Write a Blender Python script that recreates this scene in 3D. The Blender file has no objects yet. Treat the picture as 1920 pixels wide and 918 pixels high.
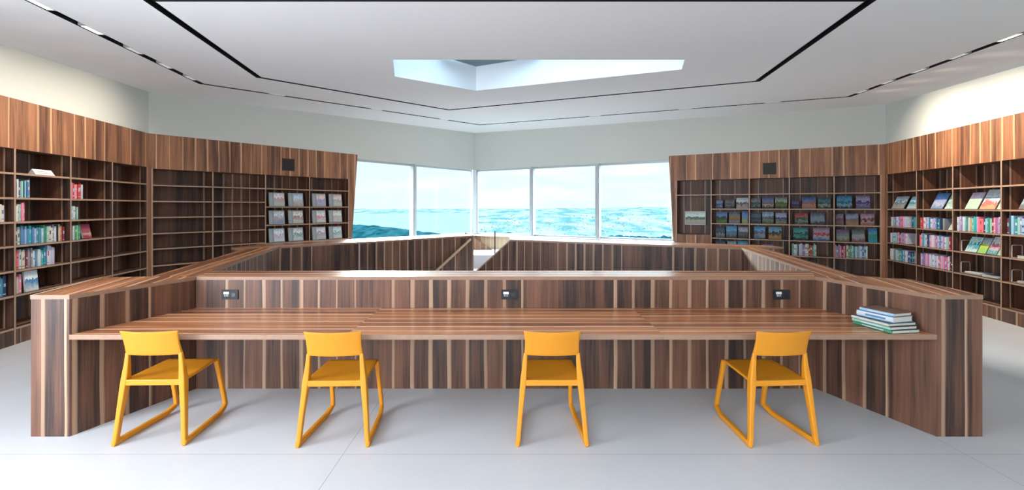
import bpy, bmesh, math, random
from mathutils import Vector, Matrix, noise
R = random.Random(7)
S = bpy.context.scene
COL = S.collection

# ------------------------------------------------------------------ camera
EYE = 1.667
cam_d = bpy.data.cameras.new('camera'); cam = bpy.data.objects.new('camera', cam_d); COL.objects.link(cam)
cam.location = (0, 0, EYE); cam.rotation_euler = (math.pi/2, 0, 0)
cam_d.sensor_width = 36; cam_d.lens = 850/1920*36
cam_d.shift_y = (388-459)/1920
cam_d.clip_start = .05; cam_d.clip_end = 40000
S.camera = cam
S.view_settings.view_transform = 'Standard'; S.view_settings.look = 'None'
S.view_settings.gamma = 1; S.view_settings.use_curve_mapping = False
S.view_settings.exposure = 0.0
S.cycles.max_bounces = 8; S.cycles.diffuse_bounces = 5; S.cycles.glossy_bounces = 3
S.cycles.transparent_max_bounces = 8; S.cycles.sample_clamp_indirect = 4
S.cycles.use_denoising = True; S.cycles.caustics_reflective = False; S.cycles.caustics_refractive = False

# ------------------------------------------------------------------ world: bright hazy overcast sky
W = bpy.data.worlds.new('sky'); S.world = W; W.use_nodes = True
nt = W.node_tree; nt.nodes.clear()
def nn(nt, t, **k):
    n = nt.nodes.new(t)
    for a, b in k.items(): setattr(n, a, b)
    return n
tc = nn(nt, 'ShaderNodeTexCoord'); sx = nn(nt, 'ShaderNodeSeparateXYZ'); nt.links.new(tc.outputs['Generated'], sx.inputs[0])
rp = nn(nt, 'ShaderNodeValToRGB'); nt.links.new(sx.outputs[2], rp.inputs[0])
rp.color_ramp.elements[0].position = 0.0; rp.color_ramp.elements[0].color = (.80, .93, .96, 1)
rp.color_ramp.elements[1].position = .6; rp.color_ramp.elements[1].color = (.66, .80, .97, 1)
e = rp.color_ramp.elements.new(.16); e.color = (.76, .92, .98, 1)
mp = nn(nt, 'ShaderNodeMapping'); mp.inputs['Scale'].default_value = (3, 3, 16); nt.links.new(tc.outputs['Generated'], mp.inputs[0])
nz = nn(nt, 'ShaderNodeTexNoise'); nz.inputs['Scale'].default_value = 1.6; nz.inputs['Detail'].default_value = 7; nt.links.new(mp.outputs[0], nz.inputs[0])
cr = nn(nt, 'ShaderNodeValToRGB'); nt.links.new(nz.outputs[0], cr.inputs[0])
cr.color_ramp.elements[0].position = .46; cr.color_ramp.elements[0].color = (0, 0, 0, 1)
cr.color_ramp.elements[1].position = .66; cr.color_ramp.elements[1].color = (1, 1, 1, 1)
mx = nn(nt, 'ShaderNodeMix', data_type='RGBA'); nt.links.new(cr.outputs[0], mx.inputs[0]); nt.links.new(rp.outputs[0], mx.inputs[6]); mx.inputs[7].default_value = (.95, .96, .97, 1)
mr = nn(nt, 'ShaderNodeMapRange'); nt.links.new(sx.outputs[2], mr.inputs[0])
mr.inputs[1].default_value = .115; mr.inputs[2].default_value = .55; mr.inputs[3].default_value = 1.22; mr.inputs[4].default_value = 30.0
bg = nn(nt, 'ShaderNodeBackground'); nt.links.new(mx.outputs[2], bg.inputs[0]); nt.links.new(mr.outputs[0], bg.inputs[1])
wo = nn(nt, 'ShaderNodeOutputWorld'); nt.links.new(bg.outputs[0], wo.inputs[0])

# ------------------------------------------------------------------ large lights
def area(name, loc, direction, sx_, sy_, energy, color, portal=False, spread=math.pi):
    l = bpy.data.lights.new(name, 'AREA'); l.shape = 'RECTANGLE'; l.size = sx_; l.size_y = sy_; l.energy = energy; l.color = color
    l.spread = spread
    o = bpy.data.objects.new(name, l); COL.objects.link(o); o.location = loc
    o.rotation_euler = Vector(direction).to_track_quat('-Z', 'Y').to_euler()
    if portal: l.cycles.is_portal = True
    return o
# low soft sunlight from the front left, added to brighten ledges and floor bounce
sl_ = bpy.data.lights.new('added_sun', 'SUN'); sl_.energy = 20.0; sl_.angle = math.radians(16); sl_.color = (1, .95, .88)
so = bpy.data.objects.new('added_sun', sl_); COL.objects.link(so)
so.rotation_euler = Vector((.34*.96, -.94*.96, -.27)).to_track_quat('-Z', 'Y').to_euler()
# daylight coming in through the glazed wall behind the camera and the window beside it
area('daylight_rear_window', (-1.2, -3.3, 1.75), (0.15, 1, -.08), 6.6, 2.5, 60, (.93, .96, 1.0))
area('daylight_side_window', (-4.7, .6, 1.7), (1, .42, -.22), 2.0, 1.6, 330, (.82, .90, 1.0))
area('portal_window', (-2.71, 12.95, 1.87), (.784, -.62, 0), 5.6, 2.1, 1, (1, 1, 1), portal=True)
area('portal_window', (1.45, 13.3, 1.87), (-.504, -.864, 0), 6.4, 2.1, 1, (1, 1, 1), portal=True)
area('portal_skylight', (.35, 7.0, 4.3), (0, 0, -1), 4.4, 2.2, 1, (1, 1, 1), portal=True)

# ------------------------------------------------------------------ materials
def new_mat(name):
    m = bpy.data.materials.new(name); m.use_nodes = True
    b = m.node_tree.nodes['Principled BSDF']
    return m, m.node_tree, b
_pc = {}
def plain(name, col, rough=.5, spec=.5, metal=0, noise_amt=.06, scale=12):
    if name in _pc: return _pc[name]
    m, t, b = new_mat(name)
    tcn = nn(t, 'ShaderNodeTexCoord'); n = nn(t, 'ShaderNodeTexNoise'); n.inputs['Scale'].default_value = scale; n.inputs['Detail'].default_value = 3
    t.links.new(tcn.outputs['Object'], n.inputs[0])
    r = nn(t, 'ShaderNodeMapRange'); r.inputs[3].default_value = 1-noise_amt; r.inputs[4].default_value = 1+noise_amt; t.links.new(n.outputs[0], r.inputs[0])
    v = nn(t, 'ShaderNodeVectorMath', operation='SCALE'); v.inputs[0].default_value = col[:3]; t.links.new(r.outputs[0], v.inputs['Scale'])
    t.links.new(v.outputs[0], b.inputs['Base Color'])
    b.inputs['Roughness'].default_value = rough; b.inputs['Specular IOR Level'].default_value = spec; b.inputs['Metallic'].default_value = metal
    _pc[name] = m
    return m

def wood(name, dark, mid, sap, w=.17, sapmax=.034, seed=0., rough=.34, prob=.75, soft=.006):
    m, t, b = new_mat(name); L = t.links.new
    def M(op, a, c=None, clamp=False):
        n = nn(t, 'ShaderNodeMath', operation=op); n.use_clamp = clamp
        for i, x in enumerate((a, c)):
            if x is None: continue
            if isinstance(x, (int, float)): n.inputs[i].default_value = x
            else: L(x, n.inputs[i])
        return n.outputs[0]
    uv = nn(t, 'ShaderNodeUVMap'); s = nn(t, 'ShaderNodeSeparateXYZ'); L(uv.outputs[0], s.inputs[0])
    U, V = s.outputs[0], s.outputs[1]
    cw = nn(t, 'ShaderNodeCombineXYZ'); L(M('MULTIPLY', U, 3.), cw.inputs[0]); L(M('MULTIPLY', V, 1.1), cw.inputs[1]); cw.inputs[2].default_value = seed
    n1 = nn(t, 'ShaderNodeTexNoise'); n1.inputs['Scale'].default_value = 1; n1.inputs['Detail'].default_value = 1.5; L(cw.outputs[0], n1.inputs[0])
    wob = M('MULTIPLY', M('SUBTRACT', n1.outputs[0], .5), .022)
    Uw = M('ADD', U, wob)
    def cells(uu, ww, sd):
        q = M('ADD', M('DIVIDE', uu, ww), 50.5+sd)
        fl = M('FLOOR', q); fr = M('FRACT', q)
        wn = nn(t, 'ShaderNodeTexWhiteNoise', noise_dimensions='1D'); L(M('ADD', fl, .37+sd), wn.inputs['W'])
        c = nn(t, 'ShaderNodeSeparateColor'); L(wn.outputs['Color'], c.inputs[0])
        return fl, fr, c.outputs[0], c.outputs[1], c.outputs[2]
    _, fr, r1, r2, r3 = cells(Uw, w, seed)
    _, fr0, q1, q2, q3 = cells(U, w*.53, seed+3)
    # fine grain streaks
    cg = nn(t, 'ShaderNodeCombineXYZ'); L(M('MULTIPLY', Uw, 70.), cg.inputs[0]); L(M('MULTIPLY', V, 1.6), cg.inputs[1]); L(M('MULTIPLY', r3, 40.), cg.inputs[2])
    ng = nn(t, 'ShaderNodeTexNoise'); ng.inputs['Scale'].default_value = 1; ng.inputs['Detail'].default_value = 5; ng.inputs['Roughness'].default_value = .65; L(cg.outputs[0], ng.inputs[0])
    cb = nn(t, 'ShaderNodeCombineXYZ'); L(M('MULTIPLY', Uw, 14.), cb.inputs[0]); L(M('MULTIPLY', V, .9), cb.inputs[1]); L(M('MULTIPLY', r2, 30.), cb.inputs[2])
    nb = nn(t, 'ShaderNodeTexNoise'); nb.inputs['Scale'].default_value = 1; nb.inputs['Detail'].default_value = 2.; L(cb.outputs[0], nb.inputs[0])
    g = M('ADD', M('MULTIPLY', M('SUBTRACT', ng.outputs[0], .5), 1.5), M('MULTIPLY', M('SUBTRACT', nb.outputs[0], .5), 1.5))
    tone = M('ADD', M('ADD', M('MULTIPLY', r1, .55), M('MULTIPLY', q1, .35)), g, True)
    mxa = nn(t, 'ShaderNodeMix', data_type='RGBA'); L(tone, mxa.inputs[0]); mxa.inputs[6].default_value = (*dark, 1); mxa.inputs[7].default_value = (*mid, 1)
    # sapwood edge
    sw = M('MULTIPLY', M('MULTIPLY', M('GREATER_THAN', r2, 1-prob), M('ADD', M('MULTIPLY', r3, .65), .35)), sapmax)
    d = M('MULTIPLY', fr, w)
    edge = M('DIVIDE', M('SUBTRACT', sw, d), soft)
    sapf = M('ADD', edge, M('MULTIPLY', g, .5), True)
    sapf = M('MULTIPLY', sapf, M('GREATER_THAN', sw, .001))
    sapf = M('MULTIPLY', sapf, M('ADD', M('MULTIPLY', q2, .35), .6))
    mxb = nn(t, 'ShaderNodeMix', data_type='RGBA'); L(sapf, mxb.inputs[0]); L(mxa.outputs[2], mxb.inputs[6]); mxb.inputs[7].default_value = (*sap, 1)
    L(mxb.outputs[2], b.inputs['Base Color'])
    b.inputs['Roughness'].default_value = rough; b.inputs['Specular IOR Level'].default_value = .5
    bp = nn(t, 'ShaderNodeBump'); bp.inputs['Strength'].default_value = .06; bp.inputs['Distance'].default_value = .01; L(ng.outputs[0], bp.inputs['Height']); L(bp.outputs[0], b.inputs['Normal'])
    return m
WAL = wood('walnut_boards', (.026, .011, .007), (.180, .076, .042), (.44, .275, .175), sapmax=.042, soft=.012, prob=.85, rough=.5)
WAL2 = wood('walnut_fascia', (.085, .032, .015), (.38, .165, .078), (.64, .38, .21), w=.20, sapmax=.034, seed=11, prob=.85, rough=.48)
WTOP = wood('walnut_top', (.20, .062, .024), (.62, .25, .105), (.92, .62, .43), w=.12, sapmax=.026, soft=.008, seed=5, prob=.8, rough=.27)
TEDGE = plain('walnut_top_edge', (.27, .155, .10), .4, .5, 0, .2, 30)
EDGE = plain('walnut_edge_band', (.36, .23, .16), .4, .5, 0, .15, 40)
PALE = wood('pale_oak_panel', (.50, .36, .22), (.66, .50, .33), (.75, .62, .45), seed=2)
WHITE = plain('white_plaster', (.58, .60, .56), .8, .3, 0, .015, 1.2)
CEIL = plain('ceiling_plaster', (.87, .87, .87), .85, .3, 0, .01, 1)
SHAFT = plain('white_shaft', (.86, .88, .9), .8, .3, 0, .01, 1)
BLACK = plain('black_channel', (.008, .008, .009), .45)
METAL = plain('grey_aluminium', (.50, .54, .57), .35, .5, .3, .02)
DARKM = plain('dark_metal', (.03, .03, .035), .4, .5, .6)
YEL = plain('yellow_plastic', (.57, .215, .010), .45, .35, 0, .02)
BLKP = plain('black_plastic', (.010, .011, .013), .55)
WHTP = plain('white_plastic', (.75, .77, .8), .4)
PAGES = plain('book_pages', (.62, .58, .50), .8, .2, 0, .12, 60)

def floor_mat():
    m, t, b = new_mat('poured_screed'); L = t.links.new
    tcn = nn(t, 'ShaderNodeTexCoord'); s = nn(t, 'ShaderNodeSeparateXYZ'); L(tcn.outputs['Object'], s.inputs[0])
    def M(op, a, c=None):
        n = nn(t, 'ShaderNodeMath', operation=op)
        for i, x in enumerate((a, c)):
            if x is None: continue
            if isinstance(x, (int, float)): n.inputs[i].default_value = x
            else: L(x, n.inputs[i])
        return n.outputs[0]
    def line(v, off, per, wd):
        q = M('ABSOLUTE', M('SUBTRACT', M('FRACT', M('ADD', M('DIVIDE', M('SUBTRACT', v, off), per), 100.5)), .5))
        return M('LESS_THAN', q, wd/per)
    ln = M('MAXIMUM', line(s.outputs[0], -1.14, 4.2, .0022), line(s.outputs[1], 3.06, 4.0, .0018))
    n1 = nn(t, 'ShaderNodeTexNoise'); n1.inputs['Scale'].default_value = .8; n1.inputs['Detail'].default_value = 6; L(tcn.outputs['Object'], n1.inputs[0])
    n2 = nn(t, 'ShaderNodeTexNoise'); n2.inputs['Scale'].default_value = 90; n2.inputs['Detail'].default_value = 3; L(tcn.outputs['Object'], n2.inputs[0])
    f = M('ADD', M('MULTIPLY', n1.outputs[0], .7), M('MULTIPLY', n2.outputs[0], .3))
    r = nn(t, 'ShaderNodeValToRGB'); L(f, r.inputs[0])
    r.color_ramp.elements[0].position = .3; r.color_ramp.elements[0].color = (.50, .50, .515, 1)
    r.color_ramp.elements[1].position = .7; r.color_ramp.elements[1].color = (.59, .59, .605, 1)
    mxx = nn(t, 'ShaderNodeMix', data_type='RGBA'); L(M('MULTIPLY', ln, .6), mxx.inputs[0]); L(r.outputs[0], mxx.inputs[6]); mxx.inputs[7].default_value = (.12, .12, .12, 1)
    L(mxx.outputs[2], b.inputs['Base Color']); b.inputs['Roughness'].default_value = .38; b.inputs['Specular IOR Level'].default_value = .4
    return m
FLOOR = floor_mat()

def glass(name, tint, refl=.5):
    m, t, b = new_mat(name); t.nodes.remove(b)
    tr = nn(t, 'ShaderNodeBsdfTransparent'); tr.inputs[0].default_value = (*tint, 1)
    gl = nn(t, 'ShaderNodeBsdfGlossy'); gl.inputs['Roughness'].default_value = .01
    fr = nn(t, 'ShaderNodeFresnel'); fr.inputs[0].default_value = 1.3
    mm = nn(t, 'ShaderNodeMath', operation='MULTIPLY'); mm.inputs[1].default_value = refl; t.links.new(fr.outputs[0], mm.inputs[0])
    ms = nn(t, 'ShaderNodeMixShader'); t.links.new(mm.outputs[0], ms.inputs[0]); t.links.new(tr.outputs[0], ms.inputs[1]); t.links.new(gl.outputs[0], ms.inputs[2])
    t.links.new(ms.outputs[0], t.nodes['Material Output'].inputs[0])
    return m
GLASS = glass('tinted_window_glass', (.95, .995, 1.0))
SKYGLASS = glass('roof_glass', (.095, .13, .155), .4)

def emis(name, col, st):
    m, t, b = new_mat(name); b.inputs['Base Color'].default_value = (*col, 1)
    b.inputs['Emission Color'].default_value = (*col, 1); b.inputs['Emission Strength'].default_value = st
    return m
LAMP = emis('lit_diffuser', (1, .97, .9), 1.1)
LAMP2 = emis('dim_diffuser', (.9, .9, .9), .25)

# ------------------------------------------------------------------ mesh helper
class MB:
    def __init__(s): s.v = []; s.f = []; s.m = []; s.uv = []; s.sm = []
    def face(s, pts, mi=0, grain=None, smooth=False, uv=None, ids=None):
        if ids is None:
            i0 = len(s.v); s.v += [tuple(p) for p in pts]; ids = list(range(i0, i0+len(pts)))
        else: pts = [Vector(s.v[i]) for i in ids]
        s.f.append(ids); s.m.append(mi); s.sm.append(smooth)
        if uv is None:
            P = [Vector(p) for p in pts]
            n = (P[1]-P[0]).cross(P[2]-P[0])
            if n.length < 1e-12: n = Vector((0, 0, 1))
            n.normalize()
            g = Vector(grain) if grain is not None else Vector((0, 0, 1))
            g = g.normalized(); c = n.cross(g)
            if c.length < .3:
                a = Vector((1, 0, 0)) if abs(n.x) < .8 else Vector((0, 1, 0))
                c = n.cross(a).normalized(); g2 = n.cross(c)
            else: c.normalize(); g2 = g
            # sign-stable across direction so boards keep one phase
            if c.x+c.y*.31 < 0: c = -c
            uv = [(p.dot(c), p.dot(g2)) for p in P]
        s.uv.append(uv)
    def box(s, x0, x1, y0, y1, z0, z1, mi=0, grain=None, mis=None):
        c = [(x0,y0,z0),(x1,y0,z0),(x1,y1,z0),(x0,y1,z0),(x0,y0,z1),(x1,y0,z1),(x1,y1,z1),(x0,y1,z1)]
        F = [(0,3,2,1),(4,5,6,7),(0,1,5,4),(1,2,6,5),(2,3,7,6),(3,0,4,7)]   # bottom top front right back left
        for k, f in enumerate(F): s.face([c[i] for i in f], (mis[k] if mis else mi), grain)
    def prism(s, poly, z0, z1, mi=0, grain=None, top_mi=None, top_grain=None, zt=None):
        """poly ccw; zt: optional list of top heights"""
        n = len(poly); zt = zt or [z1]*n
        a = sum(poly[i][0]*poly[(i+1)%n][1]-poly[(i+1)%n][0]*poly[i][1] for i in range(n))
        if a < 0: poly = poly[::-1]; zt = zt[::-1]
        s.face([(p[0], p[1], z) for p, z in zip(poly, zt)], mi if top_mi is None else top_mi, top_grain or grain)
        s.face([(p[0], p[1], z0) for p in poly[::-1]], mi, top_grain or grain)
        for i in range(n):
            p, q = poly[i], poly[(i+1) % n]
            s.face([(p[0],p[1],z0),(q[0],q[1],z0),(q[0],q[1],zt[(i+1)%n]),(p[0],p[1],zt[i])], mi, grain)
    def tube(s, pts, r, seg=10, mi=0):
        pts = [Vector(p) for p in pts]; rings = []
        for i, p in enumerate(pts):
            d = (pts[min(i+1, len(pts)-1)]-pts[max(i-1, 0)]).normalized()
            a = d.cross(Vector((0, 0, 1)));
            if a.length < .1: a = Vector((1, 0, 0))
            a.normalize(); b = d.cross(a); i0 = len(s.v)
            for k in range(seg):
                t = 2*math.pi*k/seg; s.v.append(tuple(p+a*math.cos(t)*r+b*math.sin(t)*r))
            rings.append(i0)
        for i in range(len(rings)-1):
            for k in range(seg):
                s.face(None, mi, smooth=True, ids=[rings[i]+k, rings[i]+(k+1)%seg, rings[i+1]+(k+1)%seg, rings[i+1]+k])
        s.face(None, mi, ids=[rings[0]+k for k in range(seg)]); s.face(None, mi, ids=[rings[-1]+k for k in range(seg)][::-1])
    def bar(s, pts, ws, ds, side=(1, 0, 0), mi=0):
        """rectangular section swept along pts; ws across SIDE, ds across the other"""
        pts = [Vector(p) for p in pts]; rings = []; side = Vector(side)
        for i, p in enumerate(pts):
            d = (pts[min(i+1, len(pts)-1)]-pts[max(i-1, 0)]).normalized()
            a = (side-d*side.dot(d)).normalized(); b = d.cross(a)
            i0 = len(s.v); w = ws[i]/2; h = ds[i]/2
            for (x, y) in ((-w,-h),(w,-h),(w,h),(-w,h)): s.v.append(tuple(p+a*x+b*y))
            rings.append(i0)
        for i in range(len(rings)-1):
            for k in range(4): s.face(None, mi, smooth=True, ids=[rings[i]+k, rings[i]+(k+1)%4, rings[i+1]+(k+1)%4, rings[i+1]+k])
        s.face(None, mi, ids=[rings[0]+k for k in (3,2,1,0)]); s.face(None, mi, ids=[rings[-1]+k for k in range(4)])
    def build(s, name, mats, parent=None, bevel=0, fix=False, seg=2):
        me = bpy.data.meshes.new(name); me.from_pydata(s.v, [], s.f)
        for m in (mats if isinstance(mats, (list, tuple)) else [mats]): me.materials.append(m)
        ul = me.uv_layers.new(name='UVMap'); k = 0
        for pi, p in enumerate(me.polygons):
            p.material_index = s.m[pi]; p.use_smooth = s.sm[pi]
            for j, li in enumerate(p.loop_indices): ul.data[li].uv = s.uv[pi][j]
        if fix:
            b = bmesh.new(); b.from_mesh(me); bmesh.ops.remove_doubles(b, verts=b.verts, dist=1e-5)
            bmesh.ops.recalc_face_normals(b, faces=b.faces); b.to_mesh(me); b.free()
        me.update()
        o = bpy.data.objects.new(name, me); COL.objects.link(o)
        if parent: o.parent = parent
        if bevel:
            md = o.modifiers.new('bevel', 'BEVEL'); md.width = bevel; md.segments = seg; md.limit_method = 'ANGLE'; md.angle_limit = .6
        return o
def tag(o, label=None, cat=None, group=None, kind=None):
    if label: o['label'] = label
    if cat: o['category'] = cat
    if group: o['group'] = group
    if kind: o['kind'] = kind
    return o
def thing(name, label, cat, loc=(0,0,0), rz=0, group=None):
    o = bpy.data.objects.new(name, None); o.empty_display_size = .1; COL.objects.link(o)
    o.location = loc; o.rotation_euler = (0, 0, rz)
    return tag(o, label, cat, group)
def copy_tree(o, parent=None):
    c = o.copy(); COL.objects.link(c); c.parent = parent
    for ch in list(o.children): copy_tree(ch, c)
    return c
def setxf(o, loc, rz): o.location = loc; o.rotation_euler = (0, 0, rz)

# ------------------------------------------------------------------ room geometry (metres; camera at origin looking +Y)
KA = Vector((-6.47, 8.07)); KC = Vector((-1.21, 14.72)); KE = Vector((7.79, 9.46))
FA = Vector((-4.47, -3.6)); FE = Vector((4.88, -3.6))
class Wall:
    """local x along the wall (seen left to right from inside), local y outwards, z up"""
    def __init__(s, O, P):
        s.O = O; s.U = (P-O).normalized(); s.rz = math.atan2(s.U.y, s.U.x); s.N = Vector((-s.U.y, s.U.x))
        s.L = (P-O).length
    def pt(s, u, n=0): return s.O+s.U*u+s.N*n
dA = Vector((.17, -1)).normalized()
WA = Wall(KA+dA*11.8, KA)           # u runs to the corner
WB = Wall(KA, KC)
WD = Wall(KC, KE)
dE = Vector((-.2226, -1)).normalized()
WE = Wall(KE, KE+dE*13.2)
def uD(x): return WD.L-x            # my measurements on D are from the KE corner
def uA(x): return WA.L+x
def zc(y): return 3.30+.052*y       # the ceiling rises gently towards the windows

# floor
m = MB()
fp = [WA.pt(0, .5), WA.pt(WA.L, .45), WB.pt(0, .45), WB.pt(WB.L, .5), WD.pt(0, .5), WD.pt(WD.L, .45), WE.pt(0, .45), WE.pt(WE.L, .5)]
m.face([(p.x, p.y, 0) for p in [fp[0], fp[7], fp[6], fp[5], fp[4], fp[3], fp[2], fp[1]]])
m.build('floor', FLOOR)['kind'] = 'structure'

# ceiling with slot recesses and the skylight opening
def ring_poly_mesh(loops, name, mat):
    b = bmesh.new()
    for lp in loops:
        vs = [b.verts.new((x, y, zc(y))) for x, y in lp]
        for i in range(len(vs)): b.edges.new((vs[i], vs[(i+1) % len(vs)]))
    bmesh.ops.triangle_fill(b, use_beauty=True, use_dissolve=False, edges=b.edges)
    for f in b.faces:
        if f.normal.z > 0: f.normal_flip()
    me = bpy.data.meshes.new(name); b.to_mesh(me); b.free(); me.materials.append(mat)
    o = bpy.data.objects.new(name, me); COL.objects.link(o); return o
def offset_loop(lp, d):
    """inset (d>0 outward for ccw) every edge by d"""
    n = len(lp); L = [Vector(p) for p in lp]; out = []
    for i in range(n):
        a, b, c = L[i-1], L[i], L[(i+1) % n]
        e1 = (b-a).normalized(); e2 = (c-b).normalized()
        n1 = Vector((e1.y, -e1.x)); n2 = Vector((e2.y, -e2.x))
        k = 1+n1.dot(n2); out.append(tuple(b+(n1+n2)*(d/k)))
    return out
outer_mid = [(-3.55, -2.2), (4.35, -2.2), (5.56, 4.93), (6.34, 8.53), (-.89, 12.64), (-5.09, 7.43), (-4.30, 4.04)]
inner_mid = [(-3.24, 4.03), (3.20, 4.03), (3.92, 7.24), (-1.40, 10.07), (-3.90, 6.98)]
sky_loop = [(-1.57, 5.99), (2.28, 5.99), (2.43, 6.49), (-.63, 7.98), (-1.79, 6.92)]
room_loop = [tuple(WA.pt(0, .02)), tuple(WE.pt(WE.L, .02)), tuple(KE+Vector((.03, 0))), tuple(KC+Vector((0, .03))), tuple(KA-Vector((.03, 0)))]
HW = .045
rings = [(room_loop, offset_loop(outer_mid, HW)), (offset_loop(outer_mid, -HW), offset_loop(inner_mid, HW)), (offset_loop(inner_mid, -HW), sky_loop)]
me_all = bmesh.new()
for a, c in rings:
    o = ring_poly_mesh([a, c], 'tmp', CEIL); me_all.from_mesh(o.data); bpy.data.objects.remove(o)
me = bpy.data.meshes.new('ceiling'); me_all.to_mesh(me); me_all.free(); me.materials.append(CEIL)
co = bpy.data.objects.new('ceiling', me); COL.objects.link(co); co['kind'] = 'structure'
def channel(lp, name, label, ):
    m = MB(); o_, i_ = offset_loop(lp, HW), offset_loop(lp, -HW); H = .10; n = len(lp)
    P = lambda p, h: (p[0], p[1], zc(p[1])+h)
    for k in range(n):
        j = (k+1) % n
        m.face([P(o_[k], 0), P(o_[j], 0), P(o_[j], H), P(o_[k], H)]); m.face([P(i_[j], 0), P(i_[k], 0), P(i_[k], H), P(i_[j], H)])
        m.face([P(o_[k], H), P(o_[j], H), P(i_[j], H), P(i_[k], H)])
    root = thing(name, label, 'ceiling track')
    m.build('channel', BLACK, root)
    # the slim rail that runs in the middle of the recess
    r = MB(); a, c = offset_loop(lp, .012), offset_loop(lp, -.012)
    for k in range(n):
        j = (k+1) % n
        for (h0, h1) in ((.035, .06),):
            r.face([P(a[k], h0), P(a[j], h0), P(c[j], h0), P(c[k], h0)]); r.face([P(a[k], h0), P(a[j], h0), P(a[j], h1), P(a[k], h1)]); r.face([P(c[k], h0), P(c[j], h0), P(c[j], h1), P(c[k], h1)])
    r.build('rail', DARKM, root)
channel(outer_mid, 'lighting_track', 'black recessed lighting channel holding small white lamps, following the edge of the ceiling')
channel(inner_mid, 'lighting_track', 'black recessed ceiling channel without lamps, surrounding the skylight')

# skylight shaft and roof glass
m = MB(); ZT = 4.17
n = len(sky_loop)
for k in range(n):
    p, q = sky_loop[k], sky_loop[(k+1) % n]
    m.face([(p[0],p[1],zc(p[1])), (q[0],q[1],zc(q[1])), (q[0],q[1],ZT), (p[0],p[1],ZT)])
m.build('trim_1', SHAFT)['kind'] = 'structure'
m = MB(); m.face([(p[0], p[1], ZT) for p in sky_loop]); g = m.build('window_6', SKYGLASS); g['kind'] = 'structure'
m = MB(); sl = offset_loop(sky_loop, .03)
for k in range(n):
    p, q = sky_loop[k], sky_loop[(k+1) % n]; a, b_ = sl[k], sl[(k+1) % n]
    m.face([(p[0],p[1],ZT+.01),(q[0],q[1],ZT+.01),(b_[0],b_[1],ZT+.01),(a[0],a[1],ZT+.01)])
m.build('window_frame', DARKM, g)
m = MB(); m.prism([(-.63, 7.98), (-1.2, 7.40), (.55, 7.40)], ZT-.03, ZT-.005); m.build('dark_glass_stand_in', plain('teal_glass_stand_in', (.13, .21, .22), .5), g)  # opaque sheet added to give the roof glass its dark teal corner

# walls
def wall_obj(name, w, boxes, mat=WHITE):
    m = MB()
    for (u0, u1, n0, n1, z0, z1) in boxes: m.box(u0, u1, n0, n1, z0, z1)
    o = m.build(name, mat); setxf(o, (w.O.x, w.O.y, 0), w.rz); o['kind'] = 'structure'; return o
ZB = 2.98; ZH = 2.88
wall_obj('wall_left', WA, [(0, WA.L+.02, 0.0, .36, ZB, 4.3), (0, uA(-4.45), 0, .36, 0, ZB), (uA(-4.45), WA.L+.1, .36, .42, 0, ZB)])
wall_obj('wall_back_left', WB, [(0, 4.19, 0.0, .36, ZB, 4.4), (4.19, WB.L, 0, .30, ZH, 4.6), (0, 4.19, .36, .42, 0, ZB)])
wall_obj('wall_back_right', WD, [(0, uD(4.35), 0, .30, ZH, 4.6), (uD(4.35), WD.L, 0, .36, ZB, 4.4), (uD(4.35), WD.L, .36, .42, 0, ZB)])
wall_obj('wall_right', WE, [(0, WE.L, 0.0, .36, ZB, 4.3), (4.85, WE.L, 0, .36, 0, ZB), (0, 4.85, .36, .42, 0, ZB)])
# rear wall with its wide window opening (behind the camera)
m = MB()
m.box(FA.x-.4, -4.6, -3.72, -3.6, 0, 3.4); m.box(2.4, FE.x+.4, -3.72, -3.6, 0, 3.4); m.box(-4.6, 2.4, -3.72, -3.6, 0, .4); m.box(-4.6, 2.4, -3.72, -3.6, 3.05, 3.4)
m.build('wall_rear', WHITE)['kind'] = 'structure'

# windows: sill, frames, panes
ZS = .79
def window(idx, w, u0, u1, n=.14, first=False):
    m = MB(); t = .022
    m.box(u0+.02, u1-.02, n-.03, n+.03, ZS, ZS+.05); m.box(u0+.02, u1-.02, n-.03, n+.03, ZH-.05, ZH)
    m.box(u0+.02, u0+.05, n-.03, n+.03, ZS+.05, ZH-.05); m.box(u1-.05, u1-.02, n-.03, n+.03, ZS+.05, ZH-.05)
    o = m.build(f'window_{idx}', METAL); setxf(o, (w.O.x, w.O.y, 0), w.rz); o['kind'] = 'structure'
    g = MB(); g.box(u0+.05, u1-.05, n-.004, n+.004, ZS+.05, ZH-.05); g.build('pane', GLASS, o)
    return o
def upx(w, px):
    r = (px-960)/850
    return (r*w.O.y-w.O.x)/(w.U.x-r*w.U.y)
uM1 = upx(WB, 779); uM2 = upx(WD, 995.5); uM3 = upx(WD, 1119)
window(1, WB, 4.0, uM1); window(2, WB, uM1, WB.L+.02); window(3, WD, -.02, uM2); window(4, WD, uM2, uM3); window(5, WD, uM3, uD(4.2))
for k, (w, u) in enumerate(((WB, uM1), (WD, uM2), (WD, uM3))):
    m = MB(); m.box(u-.055, u+.055, .02, .20, ZS-.02, ZH+.02)
    m.box(u-.03, u+.03, -.01, .02, ZS, ZH)
    o = m.build(f'trim_{k+2}', METAL); setxf(o, (w.O.x, w.O.y, 0), w.rz); o['kind'] = 'structure'
m = MB(); m.box(-.055, .055, .0, .2, ZS, ZH+.05); o = m.build('trim_5', METAL); setxf(o, (KC.x, KC.y, 0), 0); o['kind'] = 'structure'
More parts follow.
